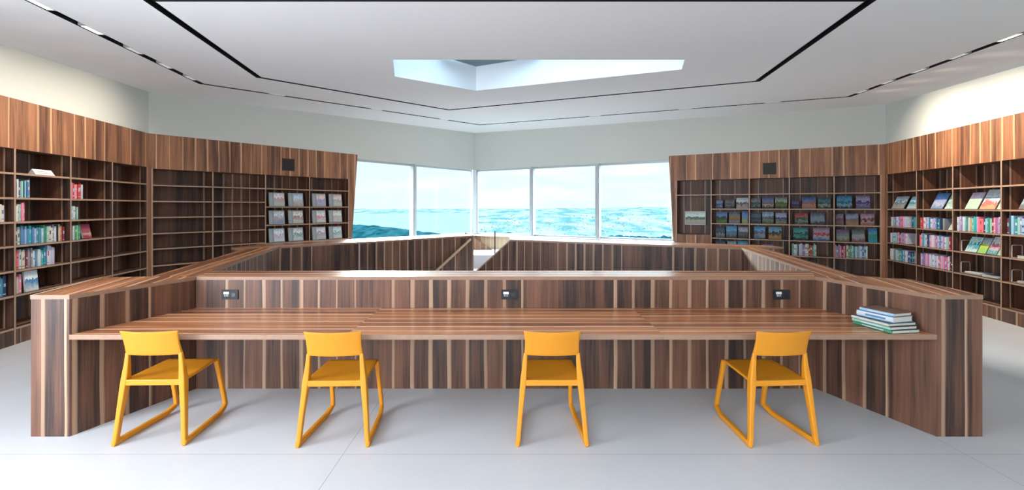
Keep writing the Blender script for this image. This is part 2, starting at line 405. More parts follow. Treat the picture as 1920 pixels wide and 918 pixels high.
# sill and panelling beneath it
for k, (w, u0, u1) in enumerate(((WB, 3.9, WB.L), (WD, 0, uD(4.2)))):
    m = MB(); m.box(u0, u1, -.16, .3, ZS-.04, ZS)
    o = m.build(f'trim_{k+6}', plain('white_sill', (.82, .83, .83), .4)); setxf(o, (w.O.x, w.O.y, 0), w.rz); o['kind'] = 'structure'
    m = MB(); m.box(u0, u1, 0, .3, 0, ZS-.04, grain=(0, 0, 1))
    o = m.build(f'wall_under_window_{k+1}', PALE); setxf(o, (w.O.x, w.O.y, 0), w.rz); o['kind'] = 'structure'

# ------------------------------------------------------------------ landscape outside
def land_mat(name, c0, c1, sc, dots=None):
    m, t, b = new_mat(name); tcn = nn(t, 'ShaderNodeTexCoord')
    mpn = nn(t, 'ShaderNodeMapping'); t.links.new(tcn.outputs['Object'], mpn.inputs[0]); mpn.inputs['Scale'].default_value = (sc, sc*.35, sc)
    n = nn(t, 'ShaderNodeTexNoise'); n.inputs['Detail'].default_value = 8; n.inputs['Roughness'].default_value = .65; n.inputs['Scale'].default_value = 1; t.links.new(mpn.outputs[0], n.inputs[0])
    r = nn(t, 'ShaderNodeValToRGB'); t.links.new(n.outputs[0], r.inputs[0])
    r.color_ramp.elements[0].position = .42; r.color_ramp.elements[0].color = (*c0, 1)
    r.color_ramp.elements[1].position = .58; r.color_ramp.elements[1].color = (*c1, 1)
    t.links.new(r.outputs[0], b.inputs['Base Color']); b.inputs['Roughness'].default_value = 1; b.inputs['Specular IOR Level'].default_value = 0
    return m
def terrain(name, th0, th1, d0, d1, nd, nth, hf, mat, label, kind='structure'):
    m = MB(); idx = {}
    for i in range(nd+1):
        d = d0*(d1/d0)**(i/nd)
        for j in range(nth+1):
            th = math.radians(th0+(th1-th0)*j/nth); x = d*math.tan(th); idx[i, j] = len(m.v); m.v.append((x, d, hf(x, d, th)))
    for i in range(nd):
        for j in range(nth): m.face(None, 0, smooth=True, ids=[idx[i,j], idx[i,j+1], idx[i+1,j+1], idx[i+1,j]])
    o = m.build(name, mat); o['kind'] = kind; o['label'] = label; return o
def fb(x, y, s, o=0):
    return noise.fractal(Vector((x*s+o, y*s, o)), 1.0, 2.0, 4)
def h_plain(x, d, th):
    px = 960+850*math.tan(th)
    # far hills rise towards eye level; more to the right
    base = -118
    if px > 880:
        t = min(1, max(0, (d-1800)/9000))
        top = -55+45*min(1, max(0, (px-1000)/260))
        z = base+(top-base)*t**1.3+fb(x, d, .0006)*34*t+fb(x, d, .004)*5
    else:
        t = min(1, max(0, (d-7500)/5000)); z = base-6+(65)*t+fb(x, d, .0006)*40*t
    return z
terrain('terrain_plain', -52, 52, 60, 14000, 60, 90, h_plain, land_mat('far_fields', (.013, .030, .032), (.044, .061, .059), .004), 'teal green plain and hills beyond the windows')
m = MB(); m.face([(-9000, 1300, -114), (-150, 1300, -114), (-650, 11000, -114), (-12000, 11000, -114)])
lk = m.build('lake', plain('lake_water', (.033, .050, .051), 1, 0, 0, .05, .002)); lk['kind'] = 'structure'; lk['label'] = 'pale lake in the distance'
def h_mid(x, d, th):
    px = 960+850*math.tan(th); K = [(860, 434), (880, 424), (930, 414), (1000, 411), (1120, 405), (1260, 396), (1400, 392)]
    crest = K[0][1]+30 if px < 860 else K[-1][1]
    for (a, ya), (b_, yb) in zip(K, K[1:]):
        if a <= px < b_: crest = ya+(yb-ya)*(px-a)/(b_-a)
    zt = EYE-(crest-388)/850*3600; t = math.exp(-((d-3600)/1150)**2)
    return -118+(zt+118)*t+(fb(x, d, .0022)*16+fb(x, d, .012)*4)*t
terrain('settled_hill', -7, 24, 1500, 5200, 46, 150, h_mid, land_mat('hill_fields', (.014, .034, .036), (.044, .065, .063), .009), 'teal hillside dotted with houses beyond the windows')
WOODL = land_mat('woodland', (.0008, .008, .011), (.004, .018, .021), .05)
def h_hill(x, d, th):
    px = 960+850*math.tan(th)
    crest = 423 if px < 700 else min(450, 423+(px-700)*.125)
    zt = EYE-(crest-388)/850*900
    t = math.exp(-((d-900)/330)**2)
    return -118+(zt+118)*t+fb(x, d, .03)*2.2*t+fb(x, d, .12)*1.2*t
terrain('wooded_hill', -50, -4.0, 300, 1500, 36, 190, h_hill, WOODL, 'dark wooded hillside beyond the windows')
def h_near(x, d, th):
    px = 960+850*math.tan(th)
    crest = 437 if px < 940 else min(452, 437+(px-940)*.10)
    if px > 1085: crest = 443.5
    zt = EYE-(crest-388)/850*300
    t = math.exp(-((d-300)/90)**2)
    return -118+(zt+118)*t+(fb(x, d, .12)*1.5+fb(x, d, .4)*.9)*t
terrain('wooded_slope', -5.2, 24, 120, 480, 24, 260, h_near, WOODL, 'dark line of woods just below the windows')
# scattered houses of the distant town
m = MB()
for k in range(620):
    px = R.uniform(895, 1265); py = R.choice([R.gauss(424, 8), R.uniform(404, 440)])
    if py < 402: py = 410
    d = 118*850/(py-388)*.97; d = min(d, 6500); x = (px-960)/850*d
    th = math.atan2(x, d); z = max(h_plain(x, d, th), h_mid(x, d, th) if d > 1500 else -200); w_ = R.uniform(2.5, 7)*d/1800; h_ = R.uniform(1.5, 3.4)*d/1800
    m.box(x-w_/2, x+w_/2, d, d+w_, z-2, z+h_, mi=R.choice([0, 0, 1, 2]))
o = m.build('town_houses', [plain('house_white', (.105, .105, .10), 1, 0), plain('house_cream', (.085, .078, .075), 1, 0), plain('house_roof', (.06, .048, .045), 1, 0)]); o['kind'] = 'stuff'; o['label'] = 'scattered pale houses of a distant town beyond the windows'; o['category'] = 'houses'

# ------------------------------------------------------------------ low seat in the window corner
bt = thing('window_seat', 'low white window seat in the glazed corner beyond the parapet gap', 'bench', (-.9, 13.0, 0))
m = MB(); m.prism([(-1.3, -.5), (2.2, -.5), (2.2, .45), (-.3, 1.45), (-.95, .6)], .0, .32); m.build('seat_base', plain('white_seat', (.78, .78, .80), .5), bt)
m = MB(); m.prism([(-1.33, -.53), (2.23, -.53), (2.23, .48), (-.3, 1.49), (-.98, .62)], .32, .35); m.build('seat_top', plain('white_seat', (.78, .78, .80), .5), bt)
m = MB(); m.prism([(-.55, .98), (.30, .98), (.30, 1.01), (-.55, 1.01)], .35, .6, grain=(0, 0, 1), zt=[.90, .34, .34, .90]); m.build('side_panel', wood('reddish_board', (.12, .05, .025), (.30, .14, .08), (.5, .3, .18), seed=8), bt)

# ------------------------------------------------------------------ bookcases
SD = .30; TH = .024
def slant(z, u_top, u_low): return u_low+(u_top-u_low)*z/ZB
def bookcase(w, label, ul, ur, bounds, levels, ztop, pend=None):
    """bounds: u of the divider centres incl. both ends; levels: per bay list of shelf tops"""
    root = thing('bookcase', label, 'bookcase', (w.O.x, w.O.y, 0), w.rz)
    zb = levels[0][0]
    G = (0, 0, 1)
    # fascia board above the openings and the margins at either end, in the wall plane
    SL = lambda q, z: q[0]+(q[1]-q[0])*z/ZB
    A4 = [(SL(ul, ztop), ztop), (SL(ur, ztop), ztop), (ur[1], ZB), (ul[1], ZB)]; m = MB()
    m.face([(x, -.004, z) for x, z in A4], 0, G); m.face([(x, .02, z) for x, z in A4[::-1]], 0, G)
    for i in range(4):
        (xa, za), (xb, zb_) = A4[i], A4[(i+1) % 4]; m.face([(xa, -.004, za), (xa, .02, za), (xb, .02, zb_), (xb, -.004, zb_)], 0, G)
    m.face([(ul[0], .02, ztop), (ur[0], .02, ztop), (ur[0], .35, ztop+.06), (ul[0], .35, ztop+.06)], 0, G)
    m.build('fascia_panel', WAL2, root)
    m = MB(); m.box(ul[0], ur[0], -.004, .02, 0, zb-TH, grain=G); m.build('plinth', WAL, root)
    if abs(bounds[0]-ul[0]) > .015:
        m = MB(); m.face([(ul[0], -.004, 0), (bounds[0], -.004, 0), (bounds[0], -.004, ztop), (SL(ul, ztop), -.004, ztop)], 0, G)
        m.face([(ul[0], -.004, 0), (ul[0], .34, 0), (ul[1], .34, ZB), (ul[1], -.004, ZB)], 0, G); m.build('end_panel', WAL2, root)
    if abs(bounds[-1]-ur[0]) > .015:
        m = MB(); m.face([(bounds[-1], -.004, 0), (ur[0], -.004, 0), (SL(ur, ztop), -.004, ztop), (bounds[-1], -.004, ztop)], 0, G)
        m.face([(ur[0], -.004, 0), (ur[0], .34, 0), (ur[1], .34, ZB), (ur[1], -.004, ZB)], 0, G); m.build('end_panel', WAL2, root)
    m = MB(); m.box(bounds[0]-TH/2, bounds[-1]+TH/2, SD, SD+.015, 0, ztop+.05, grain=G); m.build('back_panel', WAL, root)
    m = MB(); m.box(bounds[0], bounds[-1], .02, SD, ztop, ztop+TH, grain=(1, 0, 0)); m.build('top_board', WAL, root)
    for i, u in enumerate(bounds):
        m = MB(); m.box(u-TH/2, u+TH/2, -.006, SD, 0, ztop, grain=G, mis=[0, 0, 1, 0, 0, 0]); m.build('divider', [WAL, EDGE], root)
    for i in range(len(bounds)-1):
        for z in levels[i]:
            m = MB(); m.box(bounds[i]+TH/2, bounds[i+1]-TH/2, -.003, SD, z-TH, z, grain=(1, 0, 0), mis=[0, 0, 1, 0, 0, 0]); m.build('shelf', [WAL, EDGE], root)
    return root
LA = [.205, .60, .90, 1.20, 1.49, 1.785, 2.085]
BA = [uA(x) for x in (-4.42, -3.50, -2.611, -1.755, -.926, -.053)]
bcA = bookcase(WA, 'walnut wall bookcase with rows of blue and teal books, beside the mostly empty bookcase', (uA(-4.45), uA(-4.45)), (WA.L-.004, WA.L-.004), BA, [LA]*5, 2.375)
LB = [.20, .62, .92, 1.20, 1.49, 1.78, 2.07]
LB2 = [.20, .55, .90, 1.29, 1.68, 2.07]
BB = [.05, 1.002, 1.985, 2.95, 3.94]
bcB = bookcase(WB, 'mostly empty walnut wall bookcase showing twelve grey albums beside the window', (0, 0), (3.97, 4.19), BB, [LB, LB, LB2, LB2], 2.355)
LD = [.20, .57, .917, 1.275, 1.63, 1.98]
BD = [uD(x) for x in (4.165, 3.349, 2.515, 1.709, .875, .075)]
bcD = bookcase(WD, 'walnut wall bookcase displaying dark landscape picture books beside the window', (uD(4.20), uD(4.354)), (WD.L-.004, WD.L-.004), BD, [[.20, .99, 1.98]]+[LD]*4, 2.34)
m = MB(); m.box(BD[0]+.02, BD[1]-.02, -.003, .02, .2, .99, grain=(0, 0, 1)); m.build('front_panel', WAL2, bcD)
LE = [.205, .59, .945, 1.275, 1.63, 1.985]
BE = [.076, 1.004, 1.931, 2.90, 3.86, 4.83]
bcE = bookcase(WE, 'walnut wall bookcase with pink and violet paperbacks and leaning display magazines', (0, 0), (4.85, 4.85), BE, [LE]*5, 2.345)

# dark ventilation grilles set in the fascias
def grille(w, u, z, s, label):
    r = thing('ventilation_grille', label, 'vent', (*w.pt(u, -.0048), z), w.rz)
    m = MB(); h = s/2
    m.box(-h, h, -.006, 0, -h, -h+.012); m.box(-h, h, -.006, 0, h-.012, h); m.box(-h, -h+.012, -.006, 0, -h, h); m.box(h-.012, h, -.006, 0, -h, h)
    m.build('frame', plain('brown_metal', (.035, .022, .016), .5), r)
    m = MB(); m.box(-h+.01, h-.01, -.0015, 0, -h+.01, h-.01)
    for k in range(12):
        z0 = -h+.02+k*(s-.04)/12; m.box(-h+.012, h-.012, -.004, -.0015, z0, z0+.009)
    m.build('grille_panel', plain('dark_brown_metal', (.018, .013, .011), .6), r)
grille(WB, 2.47, 2.60, .27, 'dark square vent grille above the album display shelves')
grille(WD, uD(2.10), 2.56, .27, 'dark square vent grille above the landscape picture books')

# ------------------------------------------------------------------ books
PALC = {'white': (.62, .66, .70), 'cream': (.62, .56, .44), 'teal': (.05, .26, .30), 'dark teal': (.015, .09, .12), 'blue': (.09, .22, .42), 'pale blue': (.32, .50, .66), 'navy': (.02, .045, .12),
        'green': (.06, .30, .16), 'mint': (.28, .55, .46), 'red': (.50, .05, .06), 'dark red': (.20, .02, .04), 'pink': (.75, .25, .38), 'violet': (.30, .20, .42), 'lilac': (.55, .48, .68),
        'black': (.015, .017, .02), 'grey': (.25, .27, .30), 'orange': (.65, .25, .10), 'coral': (.80, .16, .18), 'brown': (.17, .09, .06), 'light green': (.30, .55, .28), 'turquoise': (.03, .42, .45)}
CM = {k: plain('book_cover_'+k.replace(' ', '_'), c, .45, .4, 0, .08, 30) for k, c in PALC.items()}
ORD = ['first', 'second', 'third', 'fourth', 'fifth', 'sixth', 'seventh', 'eighth', 'ninth', 'tenth', 'eleventh', 'twelfth', 'thirteenth', 'fourteenth', 'fifteenth', 'sixteenth', 'seventeenth', 'eighteenth', 'nineteenth',
       'twentieth', 'twenty-first', 'twenty-second', 'twenty-third', 'twenty-fourth', 'twenty-fifth', 'twenty-sixth', 'twenty-seventh', 'twenty-eighth']
def book_mesh(t, d, h, c1, c2, band):
    """spine faces -Y at y=0; x thickness; local origin at the spine's lower left"""
    m = MB(); k = .003
    m.box(k, t-k, .004, d-.005, .004, h-.004, 2)
    m.box(0, k, 0.004, d, 0, h); m.box(t-k, t, .004, d, 0, h)
    # slightly rounded spine with a title band
    zs = [0, h*band[0], h*band[1], h*band[2], h*band[3], h]; cs = [0, 1, 0, 1, 0]
    xs = [0, t*.2, t*.5, t*.8, t]; ys = [.005, .0012, 0, .0012, .005]
    for i in range(5):
        for j in range(4):
            m.face([(xs[j], ys[j], zs[i]), (xs[j+1], ys[j+1], zs[i]), (xs[j+1], ys[j+1], zs[i+1]), (xs[j], ys[j], zs[i+1])], cs[i] if j in (1, 2) or i == 1 else 0)
    m.face([(0, .005, h), (t, .005, h), (t, .008, h), (0, .008, h)])
    return m.build('book', [CM[c1], CM[c2], PAGES])
CONTR = {'white': ['blue', 'red', 'teal', 'grey'], 'cream': ['brown', 'green', 'dark red'], 'pale blue': ['white', 'navy'], 'mint': ['white', 'green'], 'pink': ['white', 'violet'], 'lilac': ['pink', 'violet', 'blue'], 'coral': ['white', 'dark red']}
def book_row(w, case, bay, level, ua, ub, zs, cols, hgt=(.19, .24), tmean=.032, from_far=True, slot='', group=None, mix=None, y0=.03):
    """books standing from ua to ub; cols: names in order from ua to ub"""
    u = ua; i = 0; out = []
    total = ub-ua; n = len(cols); ws = [R.uniform(.75, 1.3) for _ in cols]; k = total/sum(ws)
    for i, c in enumerate(cols):
        t = ws[i]*k-.0012; h = R.uniform(*hgt); d = R.uniform(.15, .20)
        alt = R.choice(CONTR.get(c, ['white', 'cream', 'pale blue']))
        b0 = R.uniform(.06, .16); b1 = b0+R.uniform(.02, .06); b2 = R.uniform(.42, .6); b3 = b2+R.uniform(.10, .26)
        if R.random() < .45: alt = c
        o = book_mesh(t, d, h, c, alt, (b0, b1, b2, b3))
        p = w.pt(u, y0+R.uniform(0, .02)); setxf(o, (p.x, p.y, zs+.0005), w.rz)
        pos = ORD[n-1-i] if from_far else ORD[i]
        tag(o, f'{c} book, {pos} from the corner, {level} shelf down, {bay} bay, {case} bookcase', 'book', group)
        u += ws[i]*k
    return out
def cyc(s): return s.split(',')
# --- blue-book bookcase (wall A): bay counted from the corner; books start at the near end of each bay
GA = 'books in the blue-book bookcase'
def rowA(x0, x1, lev, z, bay, cols, **k): book_row(WA, 'blue-book', bay, lev, uA(x0), uA(x1), z, cyc(cols), slot='corner side', group=GA, **k)
rowA(-2.594, -2.33, 'second', LA[5], 'third', 'pale blue,dark teal,white,navy,grey,mint,dark teal,pale blue,blue,white')
rowA(-2.594, -2.41, 'third', LA[4], 'third', 'teal,white,cream,mint,pink,coral')
rowA(-2.590, -1.80, 'fourth', LA[3], 'third', 'white,dark teal,mint,cream,blue,blue,pale blue,blue,turquoise,blue,pale blue,blue,teal,pale blue,green,green,mint,cream,white,grey,white,black,cream,orange,dark red', hgt=(.19, .235))
rowA(-2.590, -1.95, 'fifth', LA[2], 'third', 'cream,dark red,coral,white,cream,white,dark red,grey,red,grey,white,blue,white,pale blue,turquoise,teal,blue,white,white,lilac,white', hgt=(.20, .26))
rowA(-2.594, -2.46, 'sixth', LA[1], 'third', 'light green,black,cream,pink')
rowA(-1.738, -1.47, 'second', LA[5], 'second', 'mint,white,pink,red,white,pink,red,red,white')
rowA(-1.738, -1.56, 'third', LA[4], 'second', 'white,pale blue,pale blue,white,grey,mint', hgt=(.17, .19))
rowA(-1.738, -1.50, 'fourth', LA[3], 'second', 'white,black,white,green,light green,green', hgt=(.2, .22))
rowA(-3.0, -2.68, 'third', LA[4], 'fourth', 'teal,navy,pale blue,dark teal,pale blue,violet,cream,white')
rowA(-3.2, -2.80, 'fifth', LA[2], 'fourth', 'navy,teal,turquoise,mint,turquoise,dark teal,navy')
rowA(-3.1, -2.66, 'sixth', LA[1], 'fourth', 'cream,grey,white,lilac,white,white,pale blue,white,blue,teal,navy', hgt=(.22, .26))

# --- picture-book bookcase (wall D)
GD = 'books standing in the picture-book bookcase'
def rowD(x0, x1, lev, z, bay, cols, **k): book_row(WD, 'picture-book', bay, lev, uD(x0), uD(x1), z, cyc(cols), slot='corner side', group=GD, **k)
rowD(1.665, 1.19, 'fifth', LD[1], 'second', 'grey,mint,white,mint,navy,white,lilac,grey,violet,white,cream,brown,red,green,mint,cream', hgt=(.24, .28))
rowD(.860, .285, 'fifth', LD[1], 'first', 'pink,grey,violet,pink,dark red,pink,brown,cream,green,grey,mint,teal,white,grey,pale blue,white,blue,pale blue,white', hgt=(.24, .28))

# --- paperback bookcase (wall E)
GE = 'books standing in the pink-paperback bookcase'
def rowE(u0, u1, lev, z, bay, cols, **k): book_row(WE, 'pink-paperback', bay, lev, u0, u1, z, cyc(cols), slot='corner', group=GE, from_far=False, **k)
rowE(.10, .97, 'third', LE[3], 'first', 'cream,white,mint,violet,lilac,white,violet,pink,coral,pink,lilac,white,lilac,mint,pink,blue,navy,teal,turquoise,dark teal', hgt=(.18, .21))
rowE(.10, .62, 'fourth', LE[2], 'first', 'white,pink,mint,pale blue,mint,violet,pink,black,pink,grey,violet,pink,white', hgt=(.19, .22))
rowE(.88, .98, 'fourth', LE[2], 'first (near end)', 'white,lilac,red', hgt=(.19, .22))
rowE(.10, .90, 'fifth', LE[1], 'first', 'cream,white,grey,green,lilac,mint,green,white,teal,pale blue,blue,white,lilac,navy,blue,navy,teal,black,grey', hgt=(.19, .23))
rowE(1.02, 1.66, 'third', LE[3], 'second', 'coral,red,coral,white,white,violet,white,blue,white,lilac,violet,lilac,blue,navy,teal,navy,black,grey', hgt=(.18, .21))
rowE(1.02, 1.90, 'fourth', LE[2], 'second', 'coral,white,blue,mint,white,navy,violet,pink,white,white,pink,violet,lilac,blue,lilac,violet,white,mint,pink,dark red,dark red,black', hgt=(.2, .235))
rowE(1.02, 1.89, 'fifth', LE[1], 'second', 'lilac,violet,violet,pink,lilac,pink,violet,white,pale blue,white,lilac,white,blue,coral,lilac,pink,violet,pink,white,dark red,black,cream', hgt=(.2, .235))
rowE(1.96, 2.85, 'third', LE[3], 'third', 'white,lilac,violet,white,mint,blue,teal,cream,orange,mint,turquoise,pale blue,pink,coral,coral,coral,navy,pale blue,turquoise,green,mint,dark red,pink,violet,lilac,dark red', hgt=(.19, .25))
rowE(2.93, 3.60, 'third', LE[3], 'fourth', 'dark red,dark teal,pale blue,teal,mint,violet,pale blue,blue,mint,turquoise,dark teal,white,pale blue,lilac,blue,teal', hgt=(.22, .27))

# --- picture covers
def cover_mat(name, sky, mid, low, accent, seed, amp=.6):
    m, t, b = new_mat(name); L = t.links.new
    uv = nn(t, 'ShaderNodeUVMap'); s = nn(t, 'ShaderNodeSeparateXYZ'); L(uv.outputs[0], s.inputs[0])
    mpn = nn(t, 'ShaderNodeMapping'); mpn.inputs['Location'].default_value = (seed*3.1, seed*1.7, 0); mpn.inputs['Scale'].default_value = (3.2, 2.2, 1); L(uv.outputs[0], mpn.inputs[0])
    n = nn(t, 'ShaderNodeTexNoise'); n.inputs['Scale'].default_value = 1.7; n.inputs['Detail'].default_value = 9; n.inputs['Roughness'].default_value = .62; L(mpn.outputs[0], n.inputs[0])
    a = nn(t, 'ShaderNodeMath', operation='MULTIPLY_ADD'); L(n.outputs[0], a.inputs[0]); a.inputs[1].default_value = amp
    sb = nn(t, 'ShaderNodeMath', operation='SUBTRACT'); L(s.outputs[1], sb.inputs[0]); sb.inputs[1].default_value = amp/2; L(sb.outputs[0], a.inputs[2])
    r = nn(t, 'ShaderNodeValToRGB'); L(a.outputs[0], r.inputs[0]); cr_ = r.color_ramp
    cr_.elements[0].position = .12; cr_.elements[0].color = (*low, 1); cr_.elements[1].position = .95; cr_.elements[1].color = (*sky, 1)
    for p, c in ((.34, accent), (.42, mid), (.58, mid), (.64, [min(1, x*1.5+.05) for x in sky])):
        e_ = cr_.elements.new(p); e_.color = (*c, 1)
    L(r.outputs[0], b.inputs['Base Color']); b.inputs['Roughness'].default_value = .5; b.inputs['Specular IOR Level'].default_value = .25
    return m
def flat_book(name, w, u, zs, wd, ht, mat, label, cat, group, lean=.16, y_foot=.05, thick=.012, spine=None, uvn=True, depth_side=None):
    """face-out book standing on a shelf, leaning back against the bookcase; returns root"""
    p = w.pt(u, y_foot); root = thing(name, label, cat, (p.x, p.y, zs+.0012), w.rz, group)
    cl, sl_ = math.cos(lean), math.sin(lean)
    def T(x, y, z): return (x, y*cl+z*sl_, z*cl-y*sl_+thick*sl_)
    m = MB()
    m.face([T(0,0,0), T(wd,0,0), T(wd,0,ht), T(0,0,ht)], 0, uv=[(0,0),(1,0),(1,1),(0,1)])
    k = .0015
    m.face([T(wd,0,0), T(wd,k,0), T(wd,k,ht), T(wd,0,ht)], 1); m.face([T(0,k,0), T(0,0,0), T(0,0,ht), T(0,k,ht)], 1); m.face([T(0,0,ht), T(wd,0,ht), T(wd,k,ht), T(0,k,ht)], 1); m.face([T(0,k,0), T(wd,k,0), T(wd,0,0), T(0,0,0)], 1)
    m.build('cover', [mat, spine or CM['navy']], root)
    q = MB(); e2 = .004
    c = [T(0,k,e2), T(wd-e2,k,e2), T(wd-e2,thick-k,e2), T(0,thick-k,e2), T(0,k,ht-e2), T(wd-e2,k,ht-e2), T(wd-e2,thick-k,ht-e2), T(0,thick-k,ht-e2)]
    for f in ((0,3,2,1),(4,5,6,7),(0,1,5,4),(1,2,6,5),(2,3,7,6),(3,0,4,7)): q.face([c[i] for i in f], 0)
    q.build('page_block', PAGES, root)
    bk = MB(); bk.face([T(0,thick,0), T(0,thick,ht), T(wd,thick,ht), T(wd,thick,0)], 0); bk.face([T(0,thick-k,ht), T(wd,thick-k,ht), T(wd,thick,ht), T(0,thick,ht)], 0)
    bk.build('back_cover', spine or CM['navy'], root)
    return root
# grey albums: (bay index, column, row) with the picture tint
TINT = [((.62,.58,.60),(.50,.34,.38),(.50,.55,.45),'faded pink portrait picture'), ((.40,.52,.68),(.60,.60,.60),(.45,.42,.40),'pale blue sky picture'),
        ((.55,.58,.62),(.45,.42,.44),(.30,.33,.50),'blue and grey crowd picture'), ((.60,.62,.56),(.40,.22,.24),(.50,.56,.46),'round red motif picture'),
        ((.55,.66,.66),(.58,.45,.60),(.60,.66,.68),'lilac blot picture'), ((.60,.68,.64),(.25,.38,.36),(.60,.66,.64),'dark green box picture'),
        ((.62,.50,.48),(.36,.34,.56),(.45,.45,.62),'violet and orange picture'), ((.62,.50,.50),(.42,.46,.42),(.55,.56,.48),'olive sketch picture'),
        ((.60,.64,.62),(.70,.22,.36),(.62,.64,.60),'bright pink flower picture'), ((.58,.64,.58),(.50,.54,.46),(.62,.58,.60),'pale cream picture'),
        ((.62,.56,.62),(.38,.32,.36),(.50,.46,.50),'dusky mauve picture'), ((.50,.62,.64),(.25,.42,.38),(.62,.66,.62),'teal and white picture')]
k = 0
ALB = plain('album_grey', (.36, .41, .43), .3, .5, 0, .05); ALBD = plain('album_spine', (.20, .24, .26), .3)
rown = {2: 'top', 1: 'middle', 0: 'lowest'}
for bay, (b0, b1) in enumerate(((BB[2], BB[3]), (BB[3], BB[4]))):
    for row in (2, 1, 0):
        for cidx in (0, 1):
            tn = TINT[k]; u = b0+.11+cidx*.42; zs = LB2[2+row]
            p = WB.pt(u, .06); sky, mid, low, desc = tn
            root = thing('photo_album', f'grey album with {desc}, {rown[row]} album row, {"window" if cidx else "empty-shelf"} side of its bay', 'album', (p.x, p.y, zs+.0012), WB.rz, 'grey albums on display')
            le = .13; cl, sl_ = math.cos(le), math.sin(le); wd, ht, tk = .33, .30, .03
            T = lambda x, y, z: (x, y*cl+z*sl_, z*cl-y*sl_+tk*sl_)
            m = MB()
            c = [T(0,0,0), T(wd,0,0), T(wd,tk,0), T(0,tk,0), T(0,0,ht), T(wd,0,ht), T(wd,tk,ht), T(0,tk,ht)]
            for f in ((0,3,2,1),(4,5,6,7),(0,1,5,4),(1,2,6,5),(2,3,7,6),(3,0,4,7)): m.face([c[i] for i in f], 0)
            cv = m.build('cover', ALB, root)
            m = MB(); m.face([T(.075,-.001,.0), T(.088,-.001,.0), T(.088,-.001,ht), T(.075,-.001,ht)], 0); m.build('spine_groove', ALBD, cv)
            m = MB(); x0, x1, z0, z1 = .105, wd-.015, .02, ht-.02
            m.face([T(x0,-.0015,z0), T(x1,-.0015,z0), T(x1,-.0015,z1), T(x0,-.0015,z1)], 0, uv=[(0,0),(1,0),(1,1),(0,1)]); m.build('picture', cover_mat('album_picture_%d' % k, sky, mid, low, [(a+b_)/2 for a, b_ in zip(mid, low)], k, amp=1.5), cv)
            k += 1
